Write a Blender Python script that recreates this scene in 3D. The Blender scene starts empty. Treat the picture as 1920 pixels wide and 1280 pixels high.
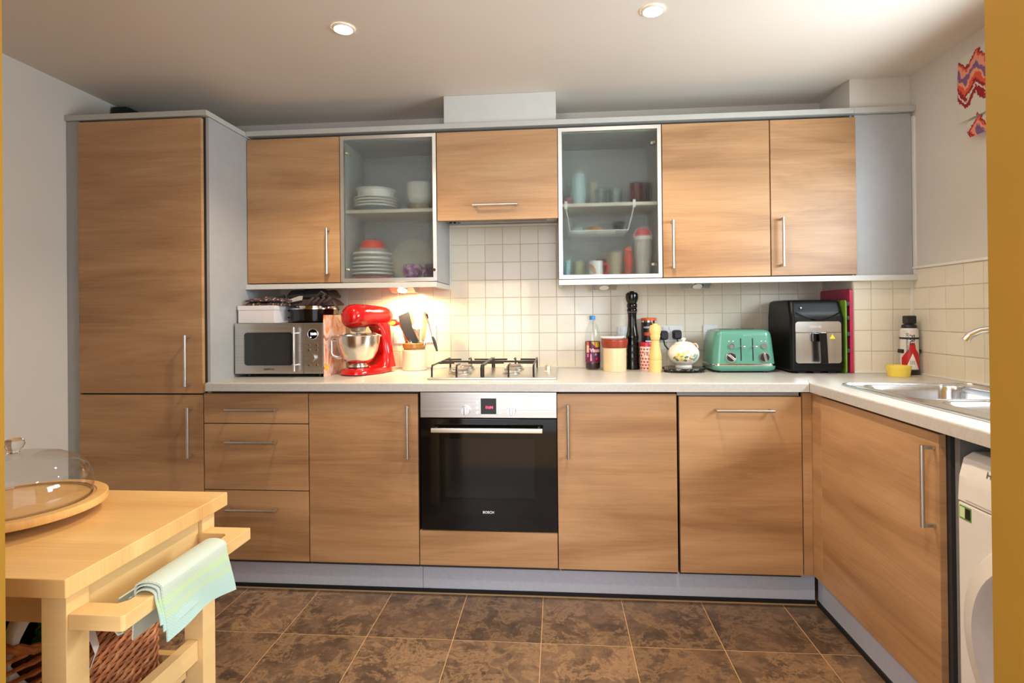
import bpy, bmesh, math, random
from mathutils import Vector, Matrix
random.seed(7)
PI = math.pi
scene = bpy.context.scene
COL = scene.collection
W = 0.966          # worktop surface

# ------------------------------------------------------------------ camera
def setup_camera():
    yaw, pitch, roll = math.radians(4.684), math.radians(0.2504), math.radians(-0.5857)
    cy, sy = math.cos(yaw), math.sin(yaw)
    F = Vector((-sy, cy, 0)); r = Vector((cy, sy, 0)); u = Vector((0, 0, 1))
    f2 = F * math.cos(pitch) + u * math.sin(pitch)
    u2 = u * math.cos(pitch) - F * math.sin(pitch)
    r3 = r * math.cos(roll) + u2 * math.sin(roll)
    u3 = u2 * math.cos(roll) - r * math.sin(roll)
    cam = bpy.data.cameras.new('camera')
    cam.sensor_fit = 'HORIZONTAL'; cam.sensor_width = 36.0
    cam.lens = 1029.02 / 1920 * 36
    cam.shift_x = 0.0003
    cam.shift_y = -0.0293
    cam.clip_start = 0.02
    o = bpy.data.objects.new('camera', cam); COL.objects.link(o)
    M = Matrix((r3, u3, -f2)).transposed().to_4x4()
    M.translation = Vector((0.29976, -3.08492, 1.26829))
    o.matrix_world = M
    scene.camera = o
setup_camera()

# ------------------------------------------------------------------ world, lights, exposure
vs = scene.view_settings
scene.display_settings.display_device = 'sRGB'
vs.view_transform = 'Standard'; vs.look = 'None'; vs.gamma = 1.0; vs.use_curve_mapping = False
vs.exposure = 1.07
wd = bpy.data.worlds.new('world'); scene.world = wd; wd.use_nodes = True
bg = wd.node_tree.nodes['Background']
bg.inputs[0].default_value = (0.97, 0.97, 1.0, 1); bg.inputs[1].default_value = 0.85
scene.cycles.max_bounces = 10
scene.cycles.transparent_max_bounces = 12
scene.cycles.sample_clamp_indirect = 6.0
scene.cycles.caustics_reflective = False

def area_light(name, loc, rot, sx, sy, power, col):
    l = bpy.data.lights.new(name, 'AREA'); l.shape = 'RECTANGLE'; l.size = sx; l.size_y = sy
    l.energy = power; l.color = col
    o = bpy.data.objects.new(name, l); COL.objects.link(o); o.location = loc; o.rotation_euler = rot
    return o
def spot_light(name, loc, power, col, angle=130, blend=0.6, rad=0.03, rot=(0, 0, 0)):
    l = bpy.data.lights.new(name, 'SPOT'); l.energy = power; l.color = col
    l.spot_size = math.radians(angle); l.spot_blend = blend; l.shadow_soft_size = rad
    o = bpy.data.objects.new(name, l); COL.objects.link(o); o.location = loc; o.rotation_euler = rot
    return o
WARM = (1.0, 0.80, 0.56)
# daylight through the window over the sink
area_light('window_daylight', (2.13, -1.42, 1.62), (0, math.radians(90), 0), 0.86, 1.1, 41, (0.78, 0.89, 1.0))
# daylight from the windows of the room behind the doorway
for wx in (-0.55, 0.75):
    area_light('far_room_window', (wx, -4.35, 1.45), (math.radians(90), 0, 0), 0.8, 1.2, 11, (0.80, 0.89, 1.0))
# ceiling downlights (two in the picture, one pair further back over the doorway side)
SPOTS = [(-0.518, -1.008), (0.667, -1.017)]
for sx, sy in SPOTS:
    spot_light('downlight', (sx, sy, 2.375), 30, WARM)
for sx, sy in [(0.667, -2.15)]:
    spot_light('downlight', (sx, sy, 2.375), 24, WARM)
# the one lit lamp under the wall cupboards
spot_light('under_cabinet_glow', (-0.516, -0.175, 1.384), 11, (1.0, 0.68, 0.32), 165, 0.4, 0.02, (math.radians(12), 0, 0))

# ------------------------------------------------------------------ colours and materials
def S(r, g, b):
    f = lambda c: (c / 255 / 12.92) if c / 255 <= 0.04045 else ((c / 255 + 0.055) / 1.055) ** 2.4
    return (f(r), f(g), f(b), 1)
MATS = {}
def newmat(name):
    m = bpy.data.materials.new(name); m.use_nodes = True
    nt = m.node_tree; return m, nt, nt.nodes['Principled BSDF']
def N(nt, kind, **kw):
    n = nt.nodes.new(kind)
    for k, v in kw.items(): setattr(n, k, v)
    return n
def objcoord(nt, scale=(1, 1, 1), rnd=True, swap=False):
    """object coordinates, offset per object so that no two boards repeat"""
    tc = N(nt, 'ShaderNodeTexCoord'); L = nt.links
    out = tc.outputs['Object']
    if swap:   # u runs along whichever of x or y the board follows
        sp = N(nt, 'ShaderNodeSeparateXYZ'); L.new(out, sp.inputs[0])
        if swap == 'xy':   # lying board: the grain follows x, the figure runs across y
            cb = N(nt, 'ShaderNodeCombineXYZ'); L.new(sp.outputs[0], cb.inputs[0]); L.new(sp.outputs[2], cb.inputs[1]); L.new(sp.outputs[1], cb.inputs[2])
    if swap == 'xy': out = cb.outputs[0]
    elif swap:
        ad = N(nt, 'ShaderNodeMath', operation='ADD'); L.new(sp.outputs[0], ad.inputs[0]); L.new(sp.outputs[1], ad.inputs[1])
        cb = N(nt, 'ShaderNodeCombineXYZ'); L.new(ad.outputs[0], cb.inputs[0]); L.new(sp.outputs[2], cb.inputs[2])
        out = cb.outputs[0]
    if rnd:
        oi = N(nt, 'ShaderNodeObjectInfo')
        mu = N(nt, 'ShaderNodeMath', operation='MULTIPLY'); mu.inputs[1].default_value = 37.0; L.new(oi.outputs['Random'], mu.inputs[0])
        va = N(nt, 'ShaderNodeVectorMath', operation='ADD'); L.new(out, va.inputs[0]); L.new(mu.outputs[0], va.inputs[1]); out = va.outputs[0]
    mp = N(nt, 'ShaderNodeMapping'); mp.inputs['Scale'].default_value = scale; L.new(out, mp.inputs[0])
    return mp.outputs[0]
def ramp(nt, fac, stops, interp='LINEAR'):
    r = N(nt, 'ShaderNodeValToRGB'); r.color_ramp.interpolation = interp
    el = r.color_ramp.elements
    el[0].position, el[0].color = stops[0]; el[1].position, el[1].color = stops[-1]
    for p, c in stops[1:-1]:
        e = el.new(p); e.color = c
    nt.links.new(fac, r.inputs[0]); return r.outputs[0]
def noise(nt, vec, scale, detail=4, rough=0.55, dist=0.0):
    n = N(nt, 'ShaderNodeTexNoise'); n.inputs['Scale'].default_value = scale; n.inputs['Detail'].default_value = detail
    n.inputs['Roughness'].default_value = rough; n.inputs['Distortion'].default_value = dist
    nt.links.new(vec, n.inputs['Vector']); return n.outputs['Fac']
def mixc(nt, fac, a, b, mode='MIX'):
    m = N(nt, 'ShaderNodeMix', data_type='RGBA', blend_type=mode)
    for sock, v in ((m.inputs[0], fac), (m.inputs[6], a), (m.inputs[7], b)):
        if isinstance(v, (int, float)): sock.default_value = v
        elif isinstance(v, tuple): sock.default_value = v
        else: nt.links.new(v, sock)
    return m.outputs[2]
def bump(nt, p, h, strength=0.1, dist=0.002):
    b = N(nt, 'ShaderNodeBump'); b.inputs['Strength'].default_value = strength; b.inputs['Distance'].default_value = dist
    nt.links.new(h, b.inputs['Height']); nt.links.new(b.outputs[0], p.inputs['Normal'])
def M(name, col, rough=0.5, metal=0.0, vary=0.06, scale=18, spec=0.5, coat=0.0, emit=None, est=0.0, bmp=0.0):
    """plain surface: one colour with a faint mottling"""
    if name in MATS: return MATS[name]
    m, nt, p = newmat(name)
    v = objcoord(nt)
    f = noise(nt, v, scale, 3)
    d = tuple(c * (1 - vary) for c in col[:3]) + (1,); l = tuple(min(1, c * (1 + vary)) for c in col[:3]) + (1,)
    nt.links.new(ramp(nt, f, [(0.3, d), (0.7, l)]), p.inputs['Base Color'])
    p.inputs['Roughness'].default_value = rough; p.inputs['Metallic'].default_value = metal
    p.inputs['Specular IOR Level'].default_value = spec; p.inputs['Coat Weight'].default_value = coat
    if emit: p.inputs['Emission Color'].default_value = emit; p.inputs['Emission Strength'].default_value = est
    if bmp: bump(nt, p, f, bmp)
    MATS[name] = m; return m
def wood(name, dark, mid, light, sx=1.3, sz=26, rough=0.42, swap=True, band=3.0, fine=0.35):
    if name in MATS: return MATS[name]
    m, nt, p = newmat(name)
    v = objcoord(nt, (sx * 0.7, sx * 0.7, sz * 0.30), swap=swap)
    v2 = objcoord(nt, (sx * 0.55, sx * 0.55, sz * 0.16), swap=swap)
    v3 = objcoord(nt, (sx * 2.0, sx * 2.0, sz * 6), swap=swap)
    a = noise(nt, v, 1.0, 8, 0.62, 0.9); b = noise(nt, v2, 1.0, 4, 0.5, 0.7); c = noise(nt, v3, 1.0, 6, 0.7)
    base = ramp(nt, b, [(0.34, dark), (0.5, mid), (0.66, light)])
    base = mixc(nt, 0.45, base, ramp(nt, a, [(0.36, dark), (0.48, mid), (0.62, light)]))
    base = mixc(nt, fine, base, ramp(nt, c, [(0.3, dark), (0.7, light)]))
    nt.links.new(base, p.inputs['Base Color']); p.inputs['Roughness'].default_value = rough
    bump(nt, p, a, 0.04, 0.001)
    MATS[name] = m; return m
def brushed(name, col, rough=0.3, axis=(2, 2, 160), amount=0.10):
    if name in MATS: return MATS[name]
    m, nt, p = newmat(name)
    v = objcoord(nt, axis)
    f = noise(nt, v, 1.0, 3)
    nt.links.new(ramp(nt, f, [(0.3, tuple(c * (1 - amount) for c in col[:3]) + (1,)), (0.7, tuple(min(1, c * (1 + amount)) for c in col[:3]) + (1,))]), p.inputs['Base Color'])
    p.inputs['Metallic'].default_value = 1.0; p.inputs['Roughness'].default_value = rough
    MATS[name] = m; return m
def thin_glass(name, tint=(1, 1, 1, 1), refl=0.08, rough=0.0):
    """thin clear glass: lets light through, reflects at grazing angles"""
    if name in MATS: return MATS[name]
    m, nt, p = newmat(name); L = nt.links
    nt.nodes.remove(p)
    tr = N(nt, 'ShaderNodeBsdfTransparent'); tr.inputs[0].default_value = tint
    gl = N(nt, 'ShaderNodeBsdfGlossy'); gl.inputs['Roughness'].default_value = rough
    lw = N(nt, 'ShaderNodeLayerWeight'); lw.inputs[0].default_value = 0.5
    pw = N(nt, 'ShaderNodeMath', operation='POWER'); pw.inputs[1].default_value = 4.0; L.new(lw.outputs['Facing'], pw.inputs[0])
    sc_ = N(nt, 'ShaderNodeMath', operation='MULTIPLY_ADD'); sc_.inputs[1].default_value = 0.6; sc_.inputs[2].default_value = 0.02; L.new(pw.outputs[0], sc_.inputs[0])
    v = objcoord(nt); f = noise(nt, v, 9, 2)
    ad = N(nt, 'ShaderNodeMath', operation='MULTIPLY_ADD'); ad.inputs[1].default_value = refl; L.new(f, ad.inputs[0]); L.new(sc_.outputs[0], ad.inputs[2])
    mx = N(nt, 'ShaderNodeMixShader'); L.new(ad.outputs[0], mx.inputs[0]); L.new(tr.outputs[0], mx.inputs[1]); L.new(gl.outputs[0], mx.inputs[2])
    L.new(mx.outputs[0], nt.nodes['Material Output'].inputs[0])
    MATS[name] = m; return m
def reeded_glass(name):
    """cupboard glass pressed with a fine square grid: blurs what stands behind it"""
    m, nt, p = newmat(name); L = nt.links; nt.nodes.remove(p)
    tc = N(nt, 'ShaderNodeTexCoord'); sp = N(nt, 'ShaderNodeSeparateXYZ'); L.new(tc.outputs['Object'], sp.inputs[0])
    def wv(s):
        a = N(nt, 'ShaderNodeMath', operation='MULTIPLY'); a.inputs[1].default_value = 2 * PI / 0.0085; L.new(s, a.inputs[0])
        b = N(nt, 'ShaderNodeMath', operation='SINE'); L.new(a.outputs[0], b.inputs[0]); return b.outputs[0]
    ad = N(nt, 'ShaderNodeMath', operation='ADD'); L.new(wv(sp.outputs[0]), ad.inputs[0]); L.new(wv(sp.outputs[2]), ad.inputs[1])
    bp = N(nt, 'ShaderNodeBump'); bp.inputs['Strength'].default_value = 0.8; bp.inputs['Distance'].default_value = 0.002; L.new(ad.outputs[0], bp.inputs['Height'])
    rf = N(nt, 'ShaderNodeBsdfRefraction'); rf.inputs['IOR'].default_value = 1.12; rf.inputs['Roughness'].default_value = 0.22
    rf.inputs['Color'].default_value = (0.93, 0.96, 0.95, 1); L.new(bp.outputs[0], rf.inputs['Normal'])
    tr = N(nt, 'ShaderNodeBsdfTransparent'); tr.inputs[0].default_value = (0.93, 0.96, 0.95, 1)
    gl = N(nt, 'ShaderNodeBsdfGlossy'); gl.inputs['Roughness'].default_value = 0.12; L.new(bp.outputs[0], gl.inputs['Normal'])
    m1 = N(nt, 'ShaderNodeMixShader'); m1.inputs[0].default_value = 0.38; L.new(rf.outputs[0], m1.inputs[1]); L.new(tr.outputs[0], m1.inputs[2])
    m2 = N(nt, 'ShaderNodeMixShader'); m2.inputs[0].default_value = 0.07; L.new(m1.outputs[0], m2.inputs[1]); L.new(gl.outputs[0], m2.inputs[2])
    L.new(m2.outputs[0], nt.nodes['Material Output'].inputs[0]); return m
# ------------------------------------------------------------------ palette
WOODM = wood('walnut_laminate', S(138, 97, 62), S(180, 136, 93), S(204, 162, 118), fine=0.22)
BIRCH = wood('lacquered_birch', S(204, 164, 104), S(222, 184, 124), S(234, 202, 146), sx=1.5, sz=14, rough=0.35, fine=0.2)
BIRCHTOP = wood('lacquered_birch_top', S(192, 142, 80), S(220, 174, 108), S(234, 196, 134), sx=1.2, sz=30, rough=0.3, swap='xy', fine=0.35)
GREY = M('silver_grey_laminate', S(172, 173, 174), 0.45, vary=0.03)
GAPSHADE = M('carcass_gap_shade', S(58, 54, 52), 0.6)  # carcass colour darkened to put shade into the gaps around the fronts
SHELFM = M('pale_shelf_board', S(206, 200, 186), 0.5, vary=0.03)
CARC = M('cupboard_lining', S(178, 178, 174), 0.55, vary=0.04)
STEEL = brushed('brushed_steel', (0.62, 0.60, 0.57, 1), 0.30)
HANDLE = brushed('satin_nickel', (0.66, 0.63, 0.60, 1), 0.32, (60, 60, 60), 0.05)
ALU = brushed('pale_aluminium', (0.86, 0.84, 0.80, 1), 0.42, (4, 4, 120), 0.03)
CHROME = M('chrome', (0.80, 0.80, 0.82, 1), 0.08, 1.0, vary=0.02)
SINKM = brushed('sink_steel', (0.70, 0.71, 0.73, 1), 0.22, (70, 3, 3), 0.05)
BLACKGLASS = M('black_oven_glass', (0.004, 0.004, 0.004, 1), 0.06, spec=0.4)
BLACK = M('black_plastic', S(22, 22, 23), 0.4)
BLACKG = M('gloss_black', S(12, 12, 13), 0.12)
BLACKMAT = M('matt_black_enamel', S(28, 28, 28), 0.5)
RUBBER = M('black_seal', S(10, 10, 11), 0.7)
WHITEP = M('white_plastic', S(232, 232, 230), 0.35, vary=0.02)
PAINT = M('white_wall_paint', S(216, 210, 201), 0.85, vary=0.02, scale=3)
CEILP = M('ceiling_paint', S(224, 214, 202), 0.9, vary=0.02, scale=2)
BOXP = M('grey_duct_paint', S(206, 206, 200), 0.6, vary=0.02)
YELLOW = M('mustard_wall_paint', S(150, 108, 16), 0.85, vary=0.05, scale=4)
CAULK = M('white_sealant', S(236, 234, 226), 0.4, vary=0.02)
GROUT = M('cream_grout', S(224, 210, 178), 0.8, vary=0.03)
REDM = M('red_enamel', S(200, 14, 16), 0.14, coat=0.5, vary=0.02)
CERAM = M('white_china', S(232, 230, 222), 0.15, vary=0.02)
RED = M('red_glaze', S(206, 44, 34), 0.25)
WOODEN = M('beech_wood', S(206, 138, 80), 0.5)
TERRA = M('terracotta_glaze', S(150, 58, 38), 0.25)
CREAMG = M('cream_stoneware', S(214, 196, 158), 0.25, vary=0.03)

def tile_mat():
    m, nt, p = newmat('cream_wall_tile'); L = nt.links
    oi = N(nt, 'ShaderNodeObjectInfo')
    c = ramp(nt, oi.outputs['Random'], [(0.0, S(226, 217, 196)), (0.5, S(232, 224, 205)), (1.0, S(229, 219, 199))])
    v = objcoord(nt); f = noise(nt, v, 22, 3)
    c = mixc(nt, 0.06, c, ramp(nt, f, [(0.3, S(206, 192, 160)), (0.7, S(244, 238, 222))]))
    L.new(c, p.inputs['Base Color']); p.inputs['Roughness'].default_value = 0.22
    bump(nt, p, noise(nt, v, 14, 2), 0.05, 0.001)
    return m
TILE = tile_mat()
def slate_mat():
    m, nt, p = newmat('slate_vinyl_tile'); L = nt.links
    v = objcoord(nt)
    big = noise(nt, v, 5.0, 8, 0.68, 0.35); fine = noise(nt, v, 30, 7, 0.72, 0.3); vein = noise(nt, v, 8, 10, 0.74, 0.45)
    c = ramp(nt, big, [(0.30, S(58, 45, 37)), (0.43, S(96, 76, 60)), (0.57, S(138, 109, 84)), (0.74, S(86, 68, 54))])
    c = mixc(nt, ramp(nt, vein, [(0.48, (0, 0, 0, 1)), (0.54, (0.8, 0.8, 0.8, 1)), (0.60, (0, 0, 0, 1))]), c, S(178, 142, 104))
    c = mixc(nt, 0.30, c, ramp(nt, fine, [(0.32, S(44, 34, 28)), (0.52, S(96, 76, 60)), (0.68, S(156, 124, 94))]), 'MIX')
    oi = N(nt, 'ShaderNodeObjectInfo')
    c = mixc(nt, 1.0, c, ramp(nt, oi.outputs['Random'], [(0, (0.58, 0.58, 0.60, 1)), (1, (1.08, 1.06, 1.04, 1))]), 'MULTIPLY')
    L.new(c, p.inputs['Base Color']); p.inputs['Roughness'].default_value = 0.42
    bump(nt, p, fine, 0.18, 0.002)
    return m
SLATE = slate_mat()
FGROUT = M('tan_floor_joint', S(206, 166, 116), 0.8)
def worktop_mat():
    m, nt, p = newmat('pale_speckled_worktop'); v = objcoord(nt, rnd=False)
    f = noise(nt, v, 90, 3, 0.7); g = noise(nt, v, 6, 3)
    c = ramp(nt, f, [(0.3, S(184, 180, 174)), (0.55, S(194, 190, 184)), (0.75, S(202, 199, 194))])
    c = mixc(nt, 0.25, c, ramp(nt, g, [(0.3, S(184, 180, 173)), (0.7, S(200, 197, 191))]))
    nt.links.new(c, p.inputs['Base Color']); p.inputs['Roughness'].default_value = 0.30; return m
WORKTOP = worktop_mat()
def heart(cx, cz, s):
    pts = []
    for k in range(16):
        t = 2 * PI * k / 16
        pts.append((cx + s * 16 * math.sin(t) ** 3 / 17, cz + s * (13 * math.cos(t) - 5 * math.cos(2 * t) - 2 * math.cos(3 * t) - math.cos(4 * t)) / 17))
    return pts
def ellipse(cx, cz, rx, rz, n=14, rot=0.0):
    return [(cx + rx * math.cos(2 * PI * k / n) * math.cos(rot) - rz * math.sin(2 * PI * k / n) * math.sin(rot),
             cz + rx * math.cos(2 * PI * k / n) * math.sin(rot) + rz * math.sin(2 * PI * k / n) * math.cos(rot)) for k in range(n)]

# ------------------------------------------------------------------ mesh helpers
def nb(): return bmesh.new()
def merge(dst, src):
    me = bpy.data.meshes.new('tmp'); src.to_mesh(me); src.free(); dst.from_mesh(me); bpy.data.meshes.remove(me)
def box(bm, x0, x1, y0, y1, z0, z1, bev=0.0, seg=2):
    t = bmesh.new() if bev else bm
    c = [t.verts.new((x, y, z)) for x in (x0, x1) for y in (y0, y1) for z in (z0, z1)]
    for f in ((0, 1, 3, 2), (4, 6, 7, 5), (0, 4, 5, 1), (2, 3, 7, 6), (0, 2, 6, 4), (1, 5, 7, 3)): t.faces.new([c[i] for i in f])
    if bev:
        bmesh.ops.bevel(t, geom=t.edges[:], offset=bev, segments=seg, profile=0.5, affect='EDGES', clamp_overlap=True)
        merge(bm, t)
    return bm
def frame_axes(d):
    d = d.normalized(); a = Vector((0, 0, 1)) if abs(d.z) < 0.9 else Vector((1, 0, 0))
    u = d.cross(a).normalized(); return u, d.cross(u).normalized()
def ring(bm, c, u, v, r, n, r2=None): 
    r2 = r if r2 is None else r2
    return [bm.verts.new(c + u * (r * math.cos(2 * PI * k / n)) + v * (r2 * math.sin(2 * PI * k / n))) for k in range(n)]
def bridge(bm, a, b):
    n = len(a)
    for k in range(n): bm.faces.new((a[k], a[(k + 1) % n], b[(k + 1) % n], b[k]))
def cyl(bm, p0, p1, r0, r1=None, n=20, caps=True):
    p0, p1 = Vector(p0), Vector(p1); r1 = r0 if r1 is None else r1
    u, v = frame_axes(p1 - p0); a = ring(bm, p0, u, v, r0, n); b = ring(bm, p1, u, v, r1, n); bridge(bm, a, b)
    if caps: bm.faces.new(a[::-1]); bm.faces.new(b)
    return bm
def tube(bm, pts, r, n=8, closed=False, flat=None):
    pts = [Vector(p) for p in pts]; rs = r if isinstance(r, (list, tuple)) else [r] * len(pts)
    prev = None; rings = []; u = None
    for i, p in enumerate(pts):
        a = pts[i - 1] if i > 0 else (pts[-1] if closed else p); b = pts[i + 1] if i < len(pts) - 1 else (pts[0] if closed else p)
        d = (b - a).normalized()
        if u is None: u, v = frame_axes(d)
        else:
            u = (u - d * u.dot(d)).normalized(); v = d.cross(u)
        rings.append(ring(bm, p, u, v, rs[i], n, None if flat is None else rs[i] * flat))
    for a, b in zip(rings, rings[1:]): bridge(bm, a, b)
    if closed: bridge(bm, rings[-1], rings[0])
    else: bm.faces.new(rings[0][::-1]); bm.faces.new(rings[-1])
    return bm
def lathe(bm, prof, c=(0, 0), n=32, z0=0.0):
    rings = []
    for r, z in prof:
        if r < 1e-5: rings.append([bm.verts.new((c[0], c[1], z + z0))])
        else: rings.append([bm.verts.new((c[0] + r * math.cos(2 * PI * k / n), c[1] + r * math.sin(2 * PI * k / n), z + z0)) for k in range(n)])
    for a, b in zip(rings, rings[1:]):
        for k in range(n):
            q = [a[k % len(a)], a[(k + 1) % n % len(a)], b[(k + 1) % n % len(b)], b[k % len(b)]]
            q = [w for i, w in enumerate(q) if w not in q[:i]]
            if len(q) > 2: bm.faces.new(q)
    return bm
def prism(bm, pts, axis, a, b, bev=0.0):
    t = bmesh.new() if bev else bm
    mk = {'x': lambda p, h: (h, p[0], p[1]), 'y': lambda p, h: (p[0], h, p[1]), 'z': lambda p, h: (p[0], p[1], h)}[axis]
    A = [t.verts.new(mk(p, a)) for p in pts]; B = [t.verts.new(mk(p, b)) for p in pts]
    bridge(t, A, B); t.faces.new(A[::-1]); t.faces.new(B)
    bmesh.ops.recalc_face_normals(t, faces=t.faces[:])
    if bev:
        bmesh.ops.bevel(t, geom=t.edges[:], offset=bev, segments=2, profile=0.5, affect='EDGES', clamp_overlap=True); merge(bm, t)
    return bm
def rrect(x0, x1, y0, y1, r, n=5):
    out = []
    for cx, cy, a0 in ((x1 - r, y1 - r, 0), (x0 + r, y1 - r, 90), (x0 + r, y0 + r, 180), (x1 - r, y0 + r, 270)):
        for k in range(n + 1):
            a = math.radians(a0 + 90 * k / n); out.append((cx + r * math.cos(a), cy + r * math.sin(a)))
    return out
def slab_holes(bm, outer, holes, z0, z1):
    """flat slab with openings through it"""
    for z in (z0, z1):
        es = []
        for loop in [outer] + holes:
            vs_ = [bm.verts.new((p[0], p[1], z)) for p in loop]
            es += [bm.edges.new((vs_[i], vs_[(i + 1) % len(vs_)])) for i in range(len(vs_))]
        bmesh.ops.triangle_fill(bm, use_beauty=True, use_dissolve=False, edges=es)
    for loop in [outer] + holes:
        n = len(loop)
        for i in range(n):
            p, q = loop[i], loop[(i + 1) % n]
            bm.faces.new([bm.verts.new(c) for c in ((p[0], p[1], z0), (q[0], q[1], z0), (q[0], q[1], z1), (p[0], p[1], z1))])
    bmesh.ops.remove_doubles(bm, verts=bm.verts[:], dist=1e-5)
    bmesh.ops.recalc_face_normals(bm, faces=bm.faces[:])
    return bm
def ellipsoid(bm, c, rx, ry, rz, n=24, m=14, rot=None):
    R = rot or Matrix.Identity(3); rings = []
    for i in range(m + 1):
        t = PI * i / m; k = 1 if i in (0, m) else n
        rings.append([bm.verts.new(Vector(c) + R @ Vector((rx * math.sin(t) * math.cos(2 * PI * j / n), ry * math.sin(t) * math.sin(2 * PI * j / n), rz * math.cos(t)))) for j in range(k)])
    for a, b in zip(rings, rings[1:]):
        for k in range(n):
            q = [a[k % len(a)], a[(k + 1) % n % len(a)], b[(k + 1) % n % len(b)], b[k % len(b)]]
            q = [w for i, w in enumerate(q) if w not in q[:i]]
            if len(q) > 2: bm.faces.new(q)
    return bm
def loft(bm, rings, caps=True):
    R = [[bm.verts.new(p) for p in r] for r in rings]
    for a, b in zip(R, R[1:]): bridge(bm, a, b)
    if caps: bm.faces.new(R[0][::-1]); bm.faces.new(R[-1])
    bmesh.ops.recalc_face_normals(bm, faces=bm.faces[:])
    return bm
def wrap(bm, pts, rad, c=(0, 0), a0=-90, lift=0.0006, th=0.0):
    """flat figure (metres round the girth, height) laid on a round body; rad(z) is its radius"""
    vs_ = []
    for s, z in pts:
        r = rad(z) + lift; a = math.radians(a0) + s / max(0.01, rad(z)); vs_.append(bm.verts.new((c[0] + r * math.cos(a), c[1] + r * math.sin(a), z)))
    try: bm.faces.new(vs_)
    except ValueError: pass
def text_mesh(s, size, bold=0.0, spacing=1.0):
    cu = bpy.data.curves.new('lettering', 'FONT'); cu.body = s; cu.size = size; cu.align_x = 'CENTER'; cu.align_y = 'CENTER'; cu.offset = bold; cu.resolution_u = 2
    cu.space_character = spacing
    o = bpy.data.objects.new('tmp', cu); COL.objects.link(o)
    dg = bpy.context.evaluated_depsgraph_get(); me = bpy.data.meshes.new_from_object(o.evaluated_get(dg))
    vs_ = [v.co.copy() for v in me.vertices]; fs = [list(p.vertices) for p in me.polygons]
    bpy.data.objects.remove(o); bpy.data.curves.remove(cu); bpy.data.meshes.remove(me)
    return vs_, fs
def text(bm, s, size, c, right=(1, 0, 0), up=(0, 0, 1), bold=0.0, spacing=1.0, depth=0.0006):
    """lettering standing proud of the face it is printed on"""
    vs_, fs = text_mesh(s, size, bold, spacing); c, right, up = Vector(c), Vector(right).normalized(), Vector(up).normalized(); nn = right.cross(up)
    P = [bm.verts.new(c + right * v.x + up * v.y + nn * depth) for v in vs_]
    for f in fs: bm.faces.new([P[i] for i in f])
def text_wrap(bm, s, size, s0, z0, rad, c=(0, 0), a0=-90, lift=0.0008, bold=0.0, down=False):
    vs_, fs = text_mesh(s, size, bold); P = []
    for v in vs_:
        ds, dz = (v.y, -v.x) if down else (v.x, v.y)
        z = z0 + dz; r = rad(z) + lift; a = math.radians(a0) + (s0 + ds) / rad(z); P.append(bm.verts.new((c[0] + r * math.cos(a), c[1] + r * math.sin(a), z)))
    for f in fs: bm.faces.new([P[i] for i in f])

# ------------------------------------------------------------------ object helpers
WLOC = {}
def thing(name, label, cat, loc=(0, 0, 0), group=None, rotz=0.0, kind=None):
    o = bpy.data.objects.new(name, None); COL.objects.link(o); o.location = loc; o.rotation_euler = (0, 0, rotz)
    o.empty_display_size = 0.05
    WLOC[o.name] = Vector(loc) if rotz == 0 else None
    o['label'] = label; o['category'] = cat
    if group: o['group'] = group
    return o
def tag(o, label, cat, group=None):
    o['label'] = label; o['category'] = cat
    if group: o['group'] = group
    return o
def obj(name, bm, mat, parent=None, local=False, smooth=38, loc=None):
    """links a shape as ONE mesh object; shapes are drawn in room coordinates unless the thing is turned or local"""
    off = Vector((0, 0, 0))
    if parent is not None and not local:
        w = WLOC.get(parent.name); off = w if w is not None else off
    if loc is not None: off = Vector(loc)
    if off.length: bmesh.ops.translate(bm, verts=bm.verts[:], vec=-off)
    bmesh.ops.recalc_face_normals(bm, faces=bm.faces[:]) if smooth is not None and smooth >= 0 else None
    me = bpy.data.meshes.new(name); bm.to_mesh(me); bm.free()
    me.materials.append(mat)
    if smooth:
        me.shade_smooth(); me.set_sharp_from_angle(angle=math.radians(abs(smooth)))
    o = bpy.data.objects.new(name, me); COL.objects.link(o)
    if smooth and len(me.polygons) < 6000:
        w_ = o.modifiers.new('normals', 'WEIGHTED_NORMAL'); w_.keep_sharp = True; w_.weight = 70
    if parent is not None:
        o.parent = parent; WLOC[o.name] = WLOC.get(parent.name)
    else:
        o.location = off; WLOC[o.name] = off
    return o
def flat(name, bm, mat, parent, local=False):
    return obj(name, bm, mat, parent, local, smooth=0)
def struct(name, bm, mat, parent=None):
    o = obj(name, bm, mat, parent)
    if parent is None: o['kind'] = 'structure'
    return o
def dup(root, loc, label=None, group=None):
    r = root.copy(); COL.objects.link(r); r.location = loc
    if label: r['label'] = label
    if group: r['group'] = group
    for ch in list(root.children):
        c = ch.copy(); COL.objects.link(c); c.parent = r
        for g in ch.children:
            d = g.copy(); COL.objects.link(d); d.parent = c
    return r
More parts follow.
